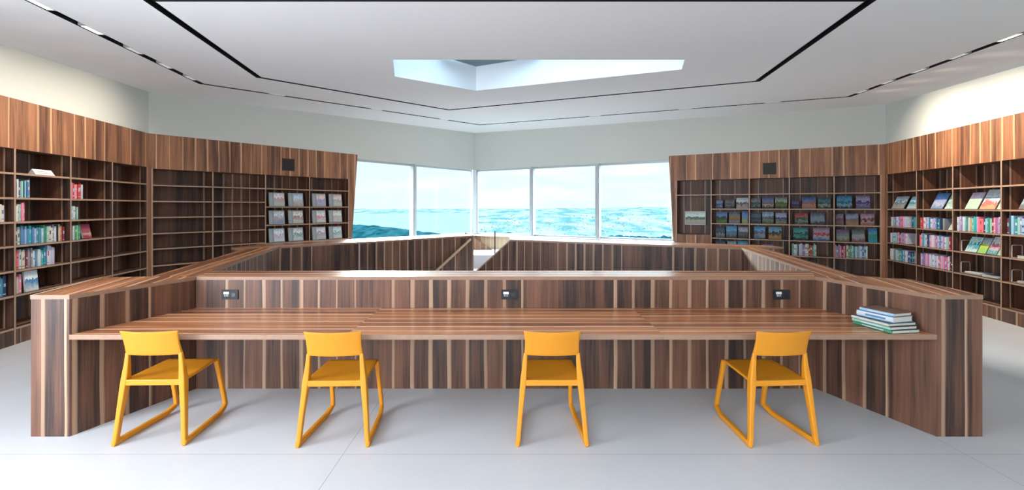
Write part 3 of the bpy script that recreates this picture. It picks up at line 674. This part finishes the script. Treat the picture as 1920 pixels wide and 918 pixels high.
# landscape picture books: bays 2..5 of D, positions in u from window side (px-derived)
PB = [ # (u0, u1, level, h, sky, mid, low, accent, what)
 (3.24,3.10,1.63,.20,(.12,.25,.45),(.05,.10,.16),(.06,.08,.12),(.3,.4,.5),'small blue cover'), (3.05,2.84,1.63,.22,(.10,.10,.11),(.10,.13,.13),(.05,.06,.07),(.2,.25,.22),'dark misty grey cover'), (2.80,2.54,1.63,.26,(.55,.62,.64),(.08,.14,.18),(.50,.42,.40),(.5,.35,.35),'white cover with dark tree'),
 (3.24,3.00,1.275,.27,(.10,.16,.36),(.03,.09,.07),(.14,.25,.06),(.05,.13,.05),'green valley cover'), (2.96,2.72,1.275,.27,(.10,.14,.18),(.36,.22,.05),(.20,.30,.42),(.28,.13,.14),'orange autumn lake cover'), (2.68,2.55,1.275,.29,(.10,.16,.45),(.20,.36,.46),(.40,.44,.12),(.3,.4,.3),'narrow blue and yellow cover'),
 (3.25,3.05,.917,.27,(.03,.05,.09),(.05,.07,.09),(.05,.15,.22),(.35,.30,.26),'dark waterside cover'), (3.02,2.79,.917,.29,(.07,.28,.50),(.10,.22,.30),(.09,.09,.12),(.15,.25,.35),'bright blue sky cover'), (2.76,2.55,.917,.27,(.30,.34,.40),(.10,.12,.14),(.05,.07,.06),(.2,.14,.12),'grey river cover'),
 (3.25,3.04,.57,.26,(.05,.09,.20),(.05,.08,.14),(.04,.06,.10),(.08,.1,.15),'deep navy cover'), (3.00,2.80,.57,.27,(.20,.33,.42),(.10,.16,.22),(.05,.07,.10),(.1,.14,.2),'slate blue cover'), (2.77,2.55,.57,.28,(.09,.34,.52),(.05,.20,.30),(.04,.08,.12),(.1,.2,.3),'vivid azure cover'),
 (2.49,2.29,1.63,.25,(.16,.16,.17),(.04,.09,.10),(.04,.06,.06),(.2,.28,.28),'dim forest cover'), (2.25,2.02,1.63,.26,(.08,.12,.26),(.20,.16,.13),(.05,.05,.05),(.6,.5,.4),'dark cover with bright figures'), (1.99,1.75,1.63,.26,(.20,.26,.22),(.09,.15,.04),(.05,.07,.04),(.20,.24,.08),'mossy green cover'),
 (2.49,2.28,1.275,.25,(.05,.09,.13),(.04,.07,.08),(.04,.06,.05),(.08,.12,.14),'near black sea cover'), (2.25,2.02,1.275,.28,(.26,.36,.50),(.12,.13,.18),(.08,.18,.04),(.3,.25,.3),'cloudy green field cover'), (1.98,1.76,1.275,.26,(.30,.30,.48),(.06,.08,.18),(.22,.24,.16),(.2,.25,.2),'purple clouds cover'),
 (2.42,2.19,.917,.29,(.08,.30,.55),(.10,.12,.20),(.05,.16,.20),(.35,.38,.42),'turquoise lake with white boat cover'), (2.12,1.86,.917,.29,(.12,.30,.42),(.03,.06,.04),(.48,.24,.06),(.3,.2,.08),'orange wheat field cover'),
 (2.48,2.28,.57,.22,(.10,.09,.03),(.05,.05,.02),(.03,.03,.02),(.1,.1,.03),'dull olive cover'), (2.26,2.02,.57,.22,(.24,.30,.48),(.10,.12,.30),(.05,.06,.14),(.2,.24,.4),'blue and lilac cover'),
 (1.66,1.52,1.63,.18,(.07,.05,.18),(.05,.04,.12),(.08,.05,.05),(.12,.08,.16),'small violet night cover'), (1.46,1.20,1.63,.26,(.05,.12,.32),(.36,.12,.09),(.40,.20,.14),(.5,.3,.22),'red rock canyon cover'), (1.16,.93,1.63,.25,(.03,.10,.14),(.04,.11,.08),(.05,.10,.04),(.4,.45,.45),'dark teal cover with white title'),
 (1.60,1.35,1.275,.26,(.30,.05,.05),(.04,.10,.06),(.05,.10,.08),(.3,.36,.3),'red evening sky cover'), (1.30,1.04,1.275,.27,(.10,.12,.18),(.24,.34,.42),(.03,.06,.08),(.30,.36,.4),'waterfall cover'),
 (1.63,1.35,.917,.28,(.04,.24,.24),(.02,.09,.09),(.03,.05,.05),(.08,.36,.30),'dark teal cover with green columns'), (1.25,.95,.917,.29,(.30,.22,.30),(.45,.05,.07),(.10,.22,.40),(.6,.55,.6),'red band over blue sea cover'),
 (.82,.55,1.63,.28,(.03,.20,.36),(.02,.16,.26),(.03,.07,.12),(.30,.5,.6),'deep cyan seascape cover'), (.48,.24,1.63,.28,(.24,.20,.36),(.05,.03,.16),(.14,.14,.26),(.26,.26,.42),'lilac dusk lake cover'),
 (.84,.70,1.275,.24,(.16,.18,.24),(.24,.07,.14),(.16,.16,.06),(.3,.15,.3),'small pink and green cover'), (.66,.44,1.275,.25,(.18,.24,.38),(.20,.18,.17),(.40,.24,.12),(.3,.2,.1),'grey sky over brown town cover'), (.40,.17,1.275,.25,(.34,.20,.28),(.10,.04,.06),(.32,.14,.14),(.6,.35,.35),'rosy mountain reflection cover'),
 (.83,.60,.917,.26,(.16,.10,.18),(.22,.30,.28),(.24,.18,.07),(.4,.45,.42),'white cloud and meadow cover'), (.55,.33,.917,.27,(.10,.13,.13),(.36,.38,.42),(.24,.15,.14),(.4,.4,.5),'black and white cloud cover'), (.27,.12,.917,.30,(.05,.24,.50),(.06,.30,.18),(.03,.36,.52),(.05,.25,.2),'bright blue and green cover'),
]
for i, (u0, u1, z, h, sky, mid, low, acc, desc) in enumerate(PB):
    LN = {1.63: 'second', 1.275: 'third', .917: 'fourth', .57: 'fifth'}[z]
    flat_book('picture_book', WD, uD(u0), z, u0-u1, h, cover_mat('cover_picture_%d' % i, *[[x*.62 for x in c_] for c_ in (sky, mid, low, acc)], i+20, amp=1.15), f'face-out picture book with {desc}, {LN} shelf down beside the window', 'book', 'landscape picture books on display', lean=.14, y_foot=.07)
# leaning display books on E
PE = [(.13,.52,1.63,.27,(.40,.50,.55),(.16,.24,.28),(.42,.38,.30),(.3,.3,.3),'pale book with grey blue house picture, first bay from the corner'), (.62,.93,1.63,.26,(.25,.50,.60),(.10,.30,.36),(.45,.60,.60),(.3,.4,.4),'pale turquoise book, first bay from the corner'),
      (1.30,1.60,1.63,.30,(.08,.22,.50),(.30,.34,.55),(.20,.28,.42),(.5,.5,.6),'blue mountain book, second bay from the corner'), (1.66,1.90,1.63,.29,(.30,.50,.50),(.20,.36,.36),(.50,.62,.58),(.3,.4,.35),'mint and white book, second bay from the corner'),
      (2.12,2.38,1.63,.29,(.55,.45,.60),(.35,.48,.36),(.40,.62,.42),(.4,.55,.4),'pale green and lilac book, third bay from the corner'), (2.42,2.72,1.63,.33,(.55,.62,.66),(.45,.55,.62),(.55,.30,.16),(.5,.1,.1),'large white book with orange motif, third bay from the corner'), (2.75,2.88,1.63,.33,(.35,.50,.62),(.20,.30,.40),(.50,.52,.38),(.3,.36,.4),'slate blue landscape book beside the orange-motif one'),
      (3.12,3.45,1.63,.33,(.05,.35,.60),(.10,.22,.28),(.14,.12,.11),(.3,.4,.45),'vivid blue sea book, fourth bay from the corner'), (3.5,3.78,1.63,.33,(.35,.42,.5),(.2,.22,.28),(.3,.25,.2),(.3,.3,.3),'grey landscape book, fourth bay from the corner'),
      (1.75,1.91,1.275,.27,(.58,.58,.54),(.10,.11,.11),(.55,.56,.5),(.3,.3,.3),'white book with black figure, leaning by the coral books'),
      (2.12,2.36,.945,.26,(.40,.60,.60),(.05,.28,.32),(.45,.58,.56),(.1,.3,.35),'turquoise book with swirling title'), (2.38,2.54,.945,.26,(.30,.36,.42),(.42,.52,.05),(.25,.46,.12),(.3,.5,.1),'yellow green book on the fourth shelf'), (2.56,2.74,.945,.29,(.50,.55,.56),(.50,.16,.22),(.10,.26,.28),(.5,.5,.5),'white magazine with red picture'), (2.76,2.88,.945,.28,(.35,.48,.48),(.55,.10,.16),(.30,.50,.32),(.5,.2,.2),'magazine with bright red flowers')]
for i, (u0, u1, z, h, sky, mid, low, acc, desc) in enumerate(PE):
    flat_book('display_book', WE, u0, z, u1-u0, h, cover_mat('display_picture_%d' % i, sky, mid, low, acc, i+70, amp=1.3), f'face-out {desc}' if 'corner' in desc else f'face-out {desc}, pink-paperback bookcase', 'book', 'leaning display books', lean=.42, y_foot=.04)
# face-out and leaning books on A
flat_book('display_book', WA, uA(-2.43), LA[1], .19, .26, cover_mat('blue_square', (.55,.62,.64),(.08,.22,.42),(.60,.64,.62),(.2,.35,.5), 91), 'white book with blue square picture, face-out near the counter, blue-book bookcase', 'book', None, lean=.08, y_foot=.02, thick=.02, spine=CM['white'])
flat_book('display_book', WA, uA(-1.44), LA[3], .17, .215, cover_mat('red_disc', (.36,.03,.07),(.34,.08,.10),(.34,.03,.07),(.45,.42,.36), 92), 'dark red book with pale disc, leaning face-out in the blue-book bookcase', 'book', None, lean=.2, y_foot=.05, thick=.02, spine=CM['dark red'])
# small folded sign card on the top shelf of A
p = WA.pt(uA(-2.24), .05); r = thing('shelf_sign', 'small white wedge-shaped sign card on the top shelf, blue-book bookcase', 'sign', (p.x, p.y, LA[6]+.001), WA.rz)
m = MB(); m.face([(0,0,0),(.30,0,0),(.30,.05,.075),(0,.05,.075)]); m.face([(0,.1,0),(0,.05,.075),(.30,.05,.075),(.30,.1,0)]); m.face([(0,0,0),(0,.05,.075),(0,.1,0)]); m.face([(.3,0,0),(.3,.1,0),(.3,.05,.075)]); m.face([(0,0,0),(0,.1,0),(.3,.1,0),(.3,0,0)])
m.build('card', WHTP, r)
m = MB()
for kk in range(2): m.face([(.04, .0155+kk*.014-.002, .026+kk*.02), (.26-kk*.05, .0155+kk*.014-.002, .026+kk*.02), (.26-kk*.05, .018+kk*.014-.002, .031+kk*.02), (.04, .018+kk*.014-.002, .031+kk*.02)])
m.build('print', CM['grey'], r)
# framed picture card in the display niche on D
p = WD.pt(uD(3.99), .22); r = thing('framed_picture', 'pale framed landscape picture hanging in the niche beside the window', 'picture', (p.x, p.y, 1.22), WD.rz)
m = MB(); Wd, Hh = .49, .34
m.box(0, Wd, -.02, .078, 0, Hh); m.build('frame', plain('pale_frame', (.55, .60, .56), .4), r)
m = MB(); m.face([(.012,-.021,.012),(Wd-.012,-.021,.012),(Wd-.012,-.021,Hh-.012),(.012,-.021,Hh-.012)], 0, uv=[(0,0),(1,0),(1,1),(0,1)])
m.build('picture', cover_mat('niche_picture', (.42,.50,.48),(.10,.14,.12),(.30,.34,.32),(.40,.36,.24), 95), r)
# wire bookends and flat magazines on E
def bookend(u, z, label):
    p = WE.pt(u, .04); r = thing('wire_bookend', label, 'bookend', (p.x, p.y, z+.001), WE.rz, 'wire bookends on the lower shelves')
    m = MB(); m.tube([(0,0,.003),(0,0,.17),(.004,.01,.178),(.004,.11,.178),(0,.12,.17),(0,.12,.003)], .004, 8); m.build('hoop', METAL, r)
    m = MB(); m.box(0, .045, 0, .12, 0, .002); m.build('foot_plate', METAL, r)
bookend(2.06, LE[2], 'silver wire bookend beside the turquoise swirling-title book'); bookend(2.05, LE[1], 'silver wire bookend beside the flat magazine pile, third bay from the corner')
bookend(3.02, LE[2], 'silver wire bookend, fourth bay from the corner, upper of two'); bookend(3.02, LE[1], 'silver wire bookend, fourth bay from the corner, lower of two')
def magazine(u, n, z, rz, wd, dp, tk, c, label, g):
    p = WE.pt(u, n); o_ = thing('magazine', label, 'magazine', (p.x, p.y, z), WE.rz+rz, g)
    m = MB(); m.box(0, wd, 0, dp, tk-.0006, tk); m.box(0, wd, 0, dp, 0, .0006); m.box(0, wd, dp-.0008, dp, 0, tk); m.build('cover', CM[c], o_)
    m = MB(); m.box(.001, wd-.001, .001, dp-.001, .0007, tk-.0007); m.build('page_block', PAGES, o_)
for (u, lev, stack, where) in ((2.12, LE[1], (('white', .014), ('grey', .01), ('white', .012)), 'third from corner'), (2.48, LE[1], (('black', .012), ('grey', .02), ('navy', .01)), 'third from corner'), (3.10, LE[2], (('white', .012), ('grey', .012), ('navy', .014)), 'fourth, upper'), (3.46, LE[2], (('pale blue', .012), ('grey', .02)), 'fourth, upper'), (3.10, LE[1], (('white', .014), ('black', .014), ('grey', .01)), 'fourth, lower'), (3.46, LE[1], (('white', .012), ('blue', .02)), 'fourth, lower')):
    z = lev+.001
    for j, (c, tk) in enumerate(stack):
        pos = ['at the bottom of', 'on the second layer of', 'at the top of'][j]
        side = 'near the bookend' if round(u*100) in (212, 310) else 'beyond the bookend'
        magazine(u+R.uniform(0, .02), .03+R.uniform(0, .01), z, R.uniform(-.04, .04), .31, .22, tk, c, f'{c} magazine {pos} pile {side}, {where} bay', 'flat magazines'); z += tk+.0004

# ------------------------------------------------------------------ stair parapet with its broad ledge
ZT = 1.028; ZP = ZT-.03
pr = thing('stair_parapet', 'chest-high walnut parapet around the stairwell with a broad striped ledge', 'parapet', (0, 4.17, 0))
def loc(P, o=(0, 4.17)): return [(x-o[0], y-o[1]) for x, y in P]
SEG = {
 'front': ([(-2.90, 4.167), (2.785, 4.167), (3.015, 4.56), (-3.03, 4.56)], (1, 0, 0)),
 'left': ([(-2.90, 4.167), (-3.03, 4.56), (-3.78, 7.34), (-4.07, 6.875), (-3.33, 4.18)], (-.26, 1, 0)),
 'far_left': ([(-3.78, 7.34), (-.868, 10.25), (-.94, 10.8), (-2.13, 10.08), (-3.23, 9.05), (-4.32, 7.87), (-4.43, 7.15), (-4.07, 6.875)], (.7, .7, 0)),
 'right': ([(2.785, 4.167), (3.2, 4.15), (3.98, 7.24), (3.607, 7.147), (3.015, 4.56)], (.24, 1, 0)),
 'far_right': ([(3.607, 7.147), (3.98, 7.24), (4.34, 7.24), (4.19, 7.65), (2.21, 8.55), (-.05, 9.6), (-.037, 8.9)], (-.9, .43, 0)),
}
for k_, (P, g_) in SEG.items():
    m = MB(); m.prism(loc(P), 0, ZP, grain=(0, 0, 1)); m.build('wall_panel', WAL, pr)
    m = MB(); m.prism(loc(P), ZP, ZT, mi=1, top_mi=0, grain=g_); m.build('ledge_board', [WTOP, TEDGE], pr)
# raking end of the parapet beside the stair gap
dx, dy = -.901, .433
a0 = Vector((-.037, 8.9)); a1 = a0+Vector((dx, dy))*1.15; nb_ = Vector((.433, .901))*.12
m = MB(); m.prism(loc([tuple(a0), tuple(a1), tuple(a1+nb_), tuple(a0+nb_)]), 0, 1, grain=(0, 0, 1), zt=[ZP, .02, .02, ZP]); m.build('raking_panel', WAL, pr)
m = MB()
cs = [a0+nb_*-.05, a1+nb_*-.05, a1+nb_*1.05, a0+nb_*1.05]; cs = loc([tuple(c) for c in cs])
hz = [ZP, .02, .02, ZP]; T_ = .03
lo = [(c[0], c[1], h+.0) for c, h in zip(cs, hz)]; hi = [(c[0], c[1], h+T_) for c, h in zip(cs, hz)]
for f in ((3,2,1,0),): m.face([lo[i] for i in f], 0, (dx, dy, -.7))
m.face(hi, 0, (dx, dy, -.7))
for i in range(4): m.face([lo[i], lo[(i+1)%4], hi[(i+1)%4], hi[i]], 0, (dx, dy, -.7))
m.build('raking_cap', EDGE, pr)
# wooden handrail on the inner face beside the stairs
hd = Vector((.707, .707)); hn = Vector((.707, -.707))*.05
h0 = Vector((-.868, 10.25))-hd*.13+hn; h1 = h0-hd*1.35
m = MB(); m.bar([(h0.x, h0.y-4.17, .955), (h1.x, h1.y-4.17, .05)], [.045, .045], [.045, .045], side=(.707, -.707, 0)); m.build('handrail', plain('pale_rail_wood', (.52, .36, .22), .4), pr, bevel=.008)
# slim dark rod behind the gap
m = MB(); m.tube([(0, 0, 0), (0, 0, 1.14)], .012); o = m.build('guard_rod', DARKM); o.location = (-.375, 9.95, 0)
tag(o, 'slim dark upright rod behind the raking end of the parapet', 'rod')

# counter wings: the thick end blocks either side of the desk
def wing(P, g_, label):
    x0 = sum(p[0] for p in P)/len(P); y0 = sum(p[1] for p in P)/len(P)
    r = thing('counter_wing', label, 'counter', (x0, y0, 0))
    m = MB(); m.prism(loc(P, (x0, y0)), 0, ZP, grain=(0, 0, 1)); m.build('side_block', WAL, r)
    Q = offset_loop(P if sum(P[i][0]*P[(i+1)%len(P)][1]-P[(i+1)%len(P)][0]*P[i][1] for i in range(len(P))) > 0 else P[::-1], .003)
    m = MB(); m.prism(loc(Q, (x0, y0)), ZP, ZT+.0008, mi=1, top_mi=0, grain=g_); m.build('top_board', [WTOP, TEDGE], r)
wing([(-3.497, 3.295), (-3.217, 3.295), (-2.905, 4.162), (-3.33, 4.175), (-3.747, 4.115)], (-.3, 1, 0), 'walnut counter wing with sunlit pale end, by the blue-book bookcase')
wing([(3.086, 3.295), (3.42, 3.295), (3.53, 4.02), (3.2, 4.145), (2.79, 4.162)], (.3, 1, 0), 'walnut counter wing behind the small stack of books on the desk')

# ------------------------------------------------------------------ desk worktop, three boards end to end
ZD = .742
dk = thing('desk_worktop', 'long walnut desk worktop with lengthwise stripes, fixed between the two counter wings', 'desk', (0, 3.73, 0))
def xl(y): return -3.217+(y-3.295)/(4.162-3.295)*(.312)+.004
def xr(y): return 3.086-(y-3.295)/(4.162-3.295)*(.296)-.004
YF, YK = 3.29, 4.163
for (a, b_, sd) in ((None, -1.2, 0.), (-1.2, 1.1, 1.3), (1.1, None, 2.9)):
    P = [(xl(YF) if a is None else a+.0008, YF), (xr(YF) if b_ is None else b_-.0008, YF), (xr(YK) if b_ is None else b_-.0008, YK), (xl(YK) if a is None else a+.0008, YK)]
    m = MB(); m.prism(loc(P, (0, 3.73)), ZD-.036, ZD, mi=1, top_mi=0, grain=(1, 0, 0))
    for i in range(len(m.uv)): m.uv[i] = [(u_+sd*.31, v_+sd*7) for (u_, v_) in m.uv[i]]
    m.build('board', [WTOP, TEDGE], dk)

# power sockets
def socket(x, label):
    r = thing('power_socket', label, 'socket', (x, 4.166, .865))
    m = MB(); m.box(-.074, .074, -.010, 0, -.044, .044); m.build('plate', BLKP, r, bevel=.003)
    m = MB(); m.prism([(-.055, -.014), (-.005, -.014), (-.005, -.010), (-.055, -.010)], .004, .026); wi = m.build('white_insert', WHTP, r)
    m = MB()
    for xx in (-.045, -.03, -.015): m.box(xx-.004, xx+.004, -.014, -.010, -.016, -.002)
    m.build('pin_hole', plain('socket_grey', (.45, .46, .48), .4), wi)
    m = MB()
    pts = [(.035+.022*math.cos(t*math.pi/12), .022*math.sin(t*math.pi/12)) for t in range(24)]
    i0 = 0
    m.face([(x_, -.0135, z_) for x_, z_ in pts]);
    for i in range(24):
        a, c = pts[i], pts[(i+1) % 24]; m.face([(a[0], -.0135, a[1]), (a[0], -.010, a[1]), (c[0], -.010, c[1]), (c[0], -.0135, c[1])])
    m.build('round_insert', plain('socket_dark', (.02, .022, .025), .25), r)
socket((432-960)/850*4.167, 'black power socket by the wing near the blue-book bookcase'); socket((955-960)/850*4.167, 'black power socket in the middle of the desk back'); socket((1465-960)/850*4.167, 'black power socket close to the stack of books on the desk')

# ------------------------------------------------------------------ books lying on the desk
def lying(x, y, z, rz, wd, ln, tk, c, label, spine_c=None):
    """spine along local y at x=0"""
    r = thing('hardcover_book', label, 'book', (x, y, z), rz, 'stack of books on the desk')
    m = MB(); k_ = .003
    m.box(.006, wd, 0, ln, 0, k_); m.box(.006, wd, 0, ln, tk-k_, tk)
    pts = [(.012, 0), (.004, tk*.08), (0, tk*.3), (0, tk*.7), (.004, tk*.92), (.012, tk)]
    for i in range(5): m.face([(pts[i][0], 0, pts[i][1]), (pts[i][0], ln, pts[i][1]), (pts[i+1][0], ln, pts[i+1][1]), (pts[i+1][0], 0, pts[i+1][1])], 1)
    for i in range(5): m.face([(pts[i][0], 0, pts[i][1]), (pts[i+1][0], 0, pts[i+1][1]), (pts[i+1][0]+.004, 0, pts[i+1][1]), (pts[i][0]+.004, 0, pts[i][1])], 1)
    cv = m.build('cover', [CM[c], CM[spine_c or c]], r)
    m = MB(); m.box(.012, wd-.006, .004, ln-.004, k_, tk-k_); m.build('page_block', PAGES, r)
    m = MB(); m.box(-.0006, .0006, ln*.2, ln*.75, tk*.35, tk*.65); m.build('spine_title', CM['white' if (spine_c or c) != 'white' else 'blue'], cv)
lying(2.765, 3.30, ZD+.0005, .17, .25, .31, .024, 'dark teal', 'green-spined book at the bottom of the desk stack', 'green')
lying(2.755, 3.305, ZD+.025, .19, .25, .30, .024, 'black', 'mint-spined book, second from the bottom of the desk stack', 'mint')
lying(2.750, 3.315, ZD+.0495, .20, .26, .29, .022, 'dark teal', 'cream-spined book in the middle of the desk stack', 'cream')
lying(2.80, 3.33, ZD+.072, .27, .20, .27, .043, 'blue', 'thick pale blue and white book, second from the top of the desk stack', 'white')
lying(2.81, 3.335, ZD+.1155, .29, .19, .25, .024, 'brown', 'brown-covered book on top of the desk stack', 'pale blue')

# ------------------------------------------------------------------ chairs
def make_chair():
    r = thing('plastic_chair', 'x', 'chair')
    for s in (-1, 1):
        m = MB()      # rear leg running up into the side of the backrest
        m.bar([(s*.243, .012, .0), (s*.236, .018, .04), (s*.222, .036, .22), (s*.205, .055, .40), (s*.200, .060, .45), (s*.190, .060, .56), (s*.184, .054, .64)],
              [.026, .030, .033, .040, .042, .032, .026], [.034, .036, .040, .052, .052, .034, .020])
        m.build('leg', YEL, r, bevel=.007, seg=3)
        m = MB()      # front leg
        m.bar([(s*.197, .560, .045), (s*.193, .540, .14), (s*.188, .500, .30), (s*.184, .468, .425), (s*.183, .462, .45)], [.028, .030, .030, .034, .034], [.034, .034, .034, .036, .036])
        m.build('leg', YEL, r, bevel=.007, seg=3)
        m = MB()      # runner: flat, then kicked up at the front
        m.bar([(s*.243, .0, .021), (s*.238, .06, .021), (s*.215, .44, .021), (s*.212, .462, .022), (s*.203, .53, .043), (s*.196, .572, .062)], [.028, .030, .030, .030, .030, .026], [.040, .038, .038, .038, .036, .03])
        m.build('runner', YEL, r, bevel=.007, seg=3)
    # seat: dished sheet
    m = MB(); NU, NV = 14, 14; idx = {}
    def P(i, j, lo_):
        a = -1+2*i/NU; v = j/NV
        hw = .212-.022*v; y = .035+.455*v; z = .448+.014*v-.012*(1-a*a)*math.sin(math.pi*min(1, v*1.1))**.7
        if v > .9: z -= .02*((v-.9)/.1)**2
        if v < .08: z += .004*(1-v/.08)
        th = .020 if v > .12 else .020+.022*(1-v/.12)
        return (a*hw, y, z-(th if lo_ else 0))
    for lo_ in (0, 1):
        for i in range(NU+1):
            for j in range(NV+1): idx[i, j, lo_] = len(m.v); m.v.append(P(i, j, lo_))
    for i in range(NU):
        for j in range(NV):
            m.face(None, smooth=True, ids=[idx[i,j,0], idx[i+1,j,0], idx[i+1,j+1,0], idx[i,j+1,0]]); m.face(None, smooth=True, ids=[idx[i,j,1], idx[i,j+1,1], idx[i+1,j+1,1], idx[i+1,j,1]])
    for j in range(NV):
        m.face(None, ids=[idx[0,j,0], idx[0,j+1,0], idx[0,j+1,1], idx[0,j,1]]); m.face(None, ids=[idx[NU,j,0], idx[NU,j,1], idx[NU,j+1,1], idx[NU,j+1,0]])
    for i in range(NU):
        m.face(None, ids=[idx[i,0,0], idx[i,0,1], idx[i+1,0,1], idx[i+1,0,0]]); m.face(None, ids=[idx[i,NV,0], idx[i+1,NV,0], idx[i+1,NV,1], idx[i,NV,1]])
    m.build('seat', YEL, r, bevel=.005)
    # backrest: curved sheet, concave towards the sitter
    m = MB(); NU, NV = 18, 8; idx = {}
    def Q(i, j, bk):
        a = -1+2*i/NU; v = j/NV
        hw = .194-.004*math.sin(math.pi*v)+.006*max(0, v-.6)/.4
        z = .624+(.806-.624)*v-.004*(1-a*a)*v
        yc = .050-.050*v
        th = .012+.010*(1-v)*abs(a)**3
        y = yc-.028*(1-a*a)+(0 if bk else th)
        return (a*hw, y, z)
    for bk in (0, 1):
        for i in range(NU+1):
            for j in range(NV+1): idx[i, j, bk] = len(m.v); m.v.append(Q(i, j, bk))
    for i in range(NU):
        for j in range(NV):
            m.face(None, smooth=True, ids=[idx[i,j,1], idx[i+1,j,1], idx[i+1,j+1,1], idx[i,j+1,1]]); m.face(None, smooth=True, ids=[idx[i,j,0], idx[i,j+1,0], idx[i+1,j+1,0], idx[i+1,j,0]])
    for j in range(NV):
        m.face(None, ids=[idx[0,j,0], idx[0,j,1], idx[0,j+1,1], idx[0,j+1,0]]); m.face(None, ids=[idx[NU,j,1], idx[NU,j,0], idx[NU,j+1,0], idx[NU,j+1,1]])
    for i in range(NU):
        m.face(None, ids=[idx[i,0,1], idx[i,0,0], idx[i+1,0,0], idx[i+1,0,1]]); m.face(None, ids=[idx[i,NV,0], idx[i,NV,1], idx[i+1,NV,1], idx[i+1,NV,0]])
    m.build('backrest', YEL, r, bevel=.005)
    return r
ch0 = make_chair()
for i, (x, y, a, lab) in enumerate(((-2.535, 3.16, 1.5, 'yellow plastic chair at the desk end by the blue-book bookcase'), (-1.245, 3.14, 1.6, 'yellow plastic chair standing over the long floor joint, with a chair on both sides'),
                                    (.281, 3.15, 0, 'yellow plastic chair seen straight from behind, below the middle power socket'), (1.895, 3.15, 3.4, 'yellow plastic chair next to the stack of books on the desk'))):
    c = ch0 if i == 0 else copy_tree(ch0)
    c.location = (x, y, 0); c.rotation_euler = (0, 0, math.radians(a)); c['label'] = lab; c['category'] = 'chair'; c['group'] = 'yellow chairs along the desk'

# ------------------------------------------------------------------ small lamps in the outer ceiling channel
def lamp(x, y, ang, lit, label, power, wall=None):
    s = -math.atan(.052)
    r = thing('ceiling_lamp', label, 'lamp', (x, y, zc(y)+.002), ang, 'small lamps in the ceiling channel')
    # tilt with the ceiling
    nrm = Vector((0, -.052, 1)).normalized(); t_ = Vector((math.cos(ang), math.sin(ang), 0)); t_ = (t_-nrm*t_.dot(nrm)).normalized(); b_ = nrm.cross(t_)
    r.rotation_euler = Matrix((t_, b_, nrm)).transposed().to_euler()
    m = MB(); m.box(-.16, .16, -.038, .038, .004, .05); m.build('housing', plain('lamp_grey', (.35, .35, .36), .4), r)
    m = MB(); m.box(-.13, .13, -.026, .026, 0, .006); m.build('diffuser', LAMP if lit else LAMP2, r)
    l = bpy.data.lights.new('lamp_light', 'AREA'); l.shape = 'RECTANGLE'; l.size = .24; l.size_y = .05; l.energy = power; l.color = (1, .86, .70)
    o = bpy.data.objects.new('lamp_light', l); COL.objects.link(o); o.parent = r; o.location = (0, 0, -.035)
    if wall is not None:
        l.spread = math.radians(105); dl = r.rotation_euler.to_matrix().inverted() @ Vector((wall.N.x, wall.N.y, -1.0)); o.rotation_euler = dl.to_track_quat('-Z', 'Y').to_euler()
def on_loop(i0, t):
    a, b_ = Vector(outer_mid[i0]), Vector(outer_mid[(i0+1) % len(outer_mid)]); p = a+(b_-a)*t; d = (b_-a); return p.x, p.y, math.atan2(d.y, d.x)
spots = []
for y in (4.15, 4.85, 5.60, 6.32, 7.05):
    i0 = 5; a, b_ = Vector(outer_mid[5]), Vector(outer_mid[6]); t = (y-a.y)/(b_.y-a.y); spots.append((on_loop(5, t), y < 5.2, 'by the blue-book bookcase', {4.15: 'first', 4.85: 'second', 5.60: 'third', 6.32: 'fourth', 7.05: 'fifth'}[y]))
for y in (5.1, 5.85, 6.6, 7.35, 8.1):
    a, b_ = Vector(outer_mid[2]), Vector(outer_mid[3]); t = (y-a.y)/(b_.y-a.y); spots.append((on_loop(2, t), y < 5.2, 'by the pink-paperback bookcase', {5.1: 'first', 5.85: 'second', 6.6: 'third', 7.35: 'fourth', 8.1: 'fifth'}[y]))
for t, nm in ((.18, 'first'), (.5, 'second'), (.8, 'third')): spots.append((on_loop(4, 1-t), False, 'on the run above the album bookcase', nm))
for t, nm in ((.15, 'first'), (.35, 'second'), (.6, 'third')): spots.append((on_loop(3, t), False, 'on the run above the picture-book bookcase', nm))
for (x, y, a), lit, where, nm in spots:
    lamp(x, y, a, lit, f'small recessed white lamp, {nm} one {where}, black ceiling channel', 3 if 'run' in where else (8 if 'blue' in where else 17), None if 'run' in where else (WA if 'blue' in where else WE))
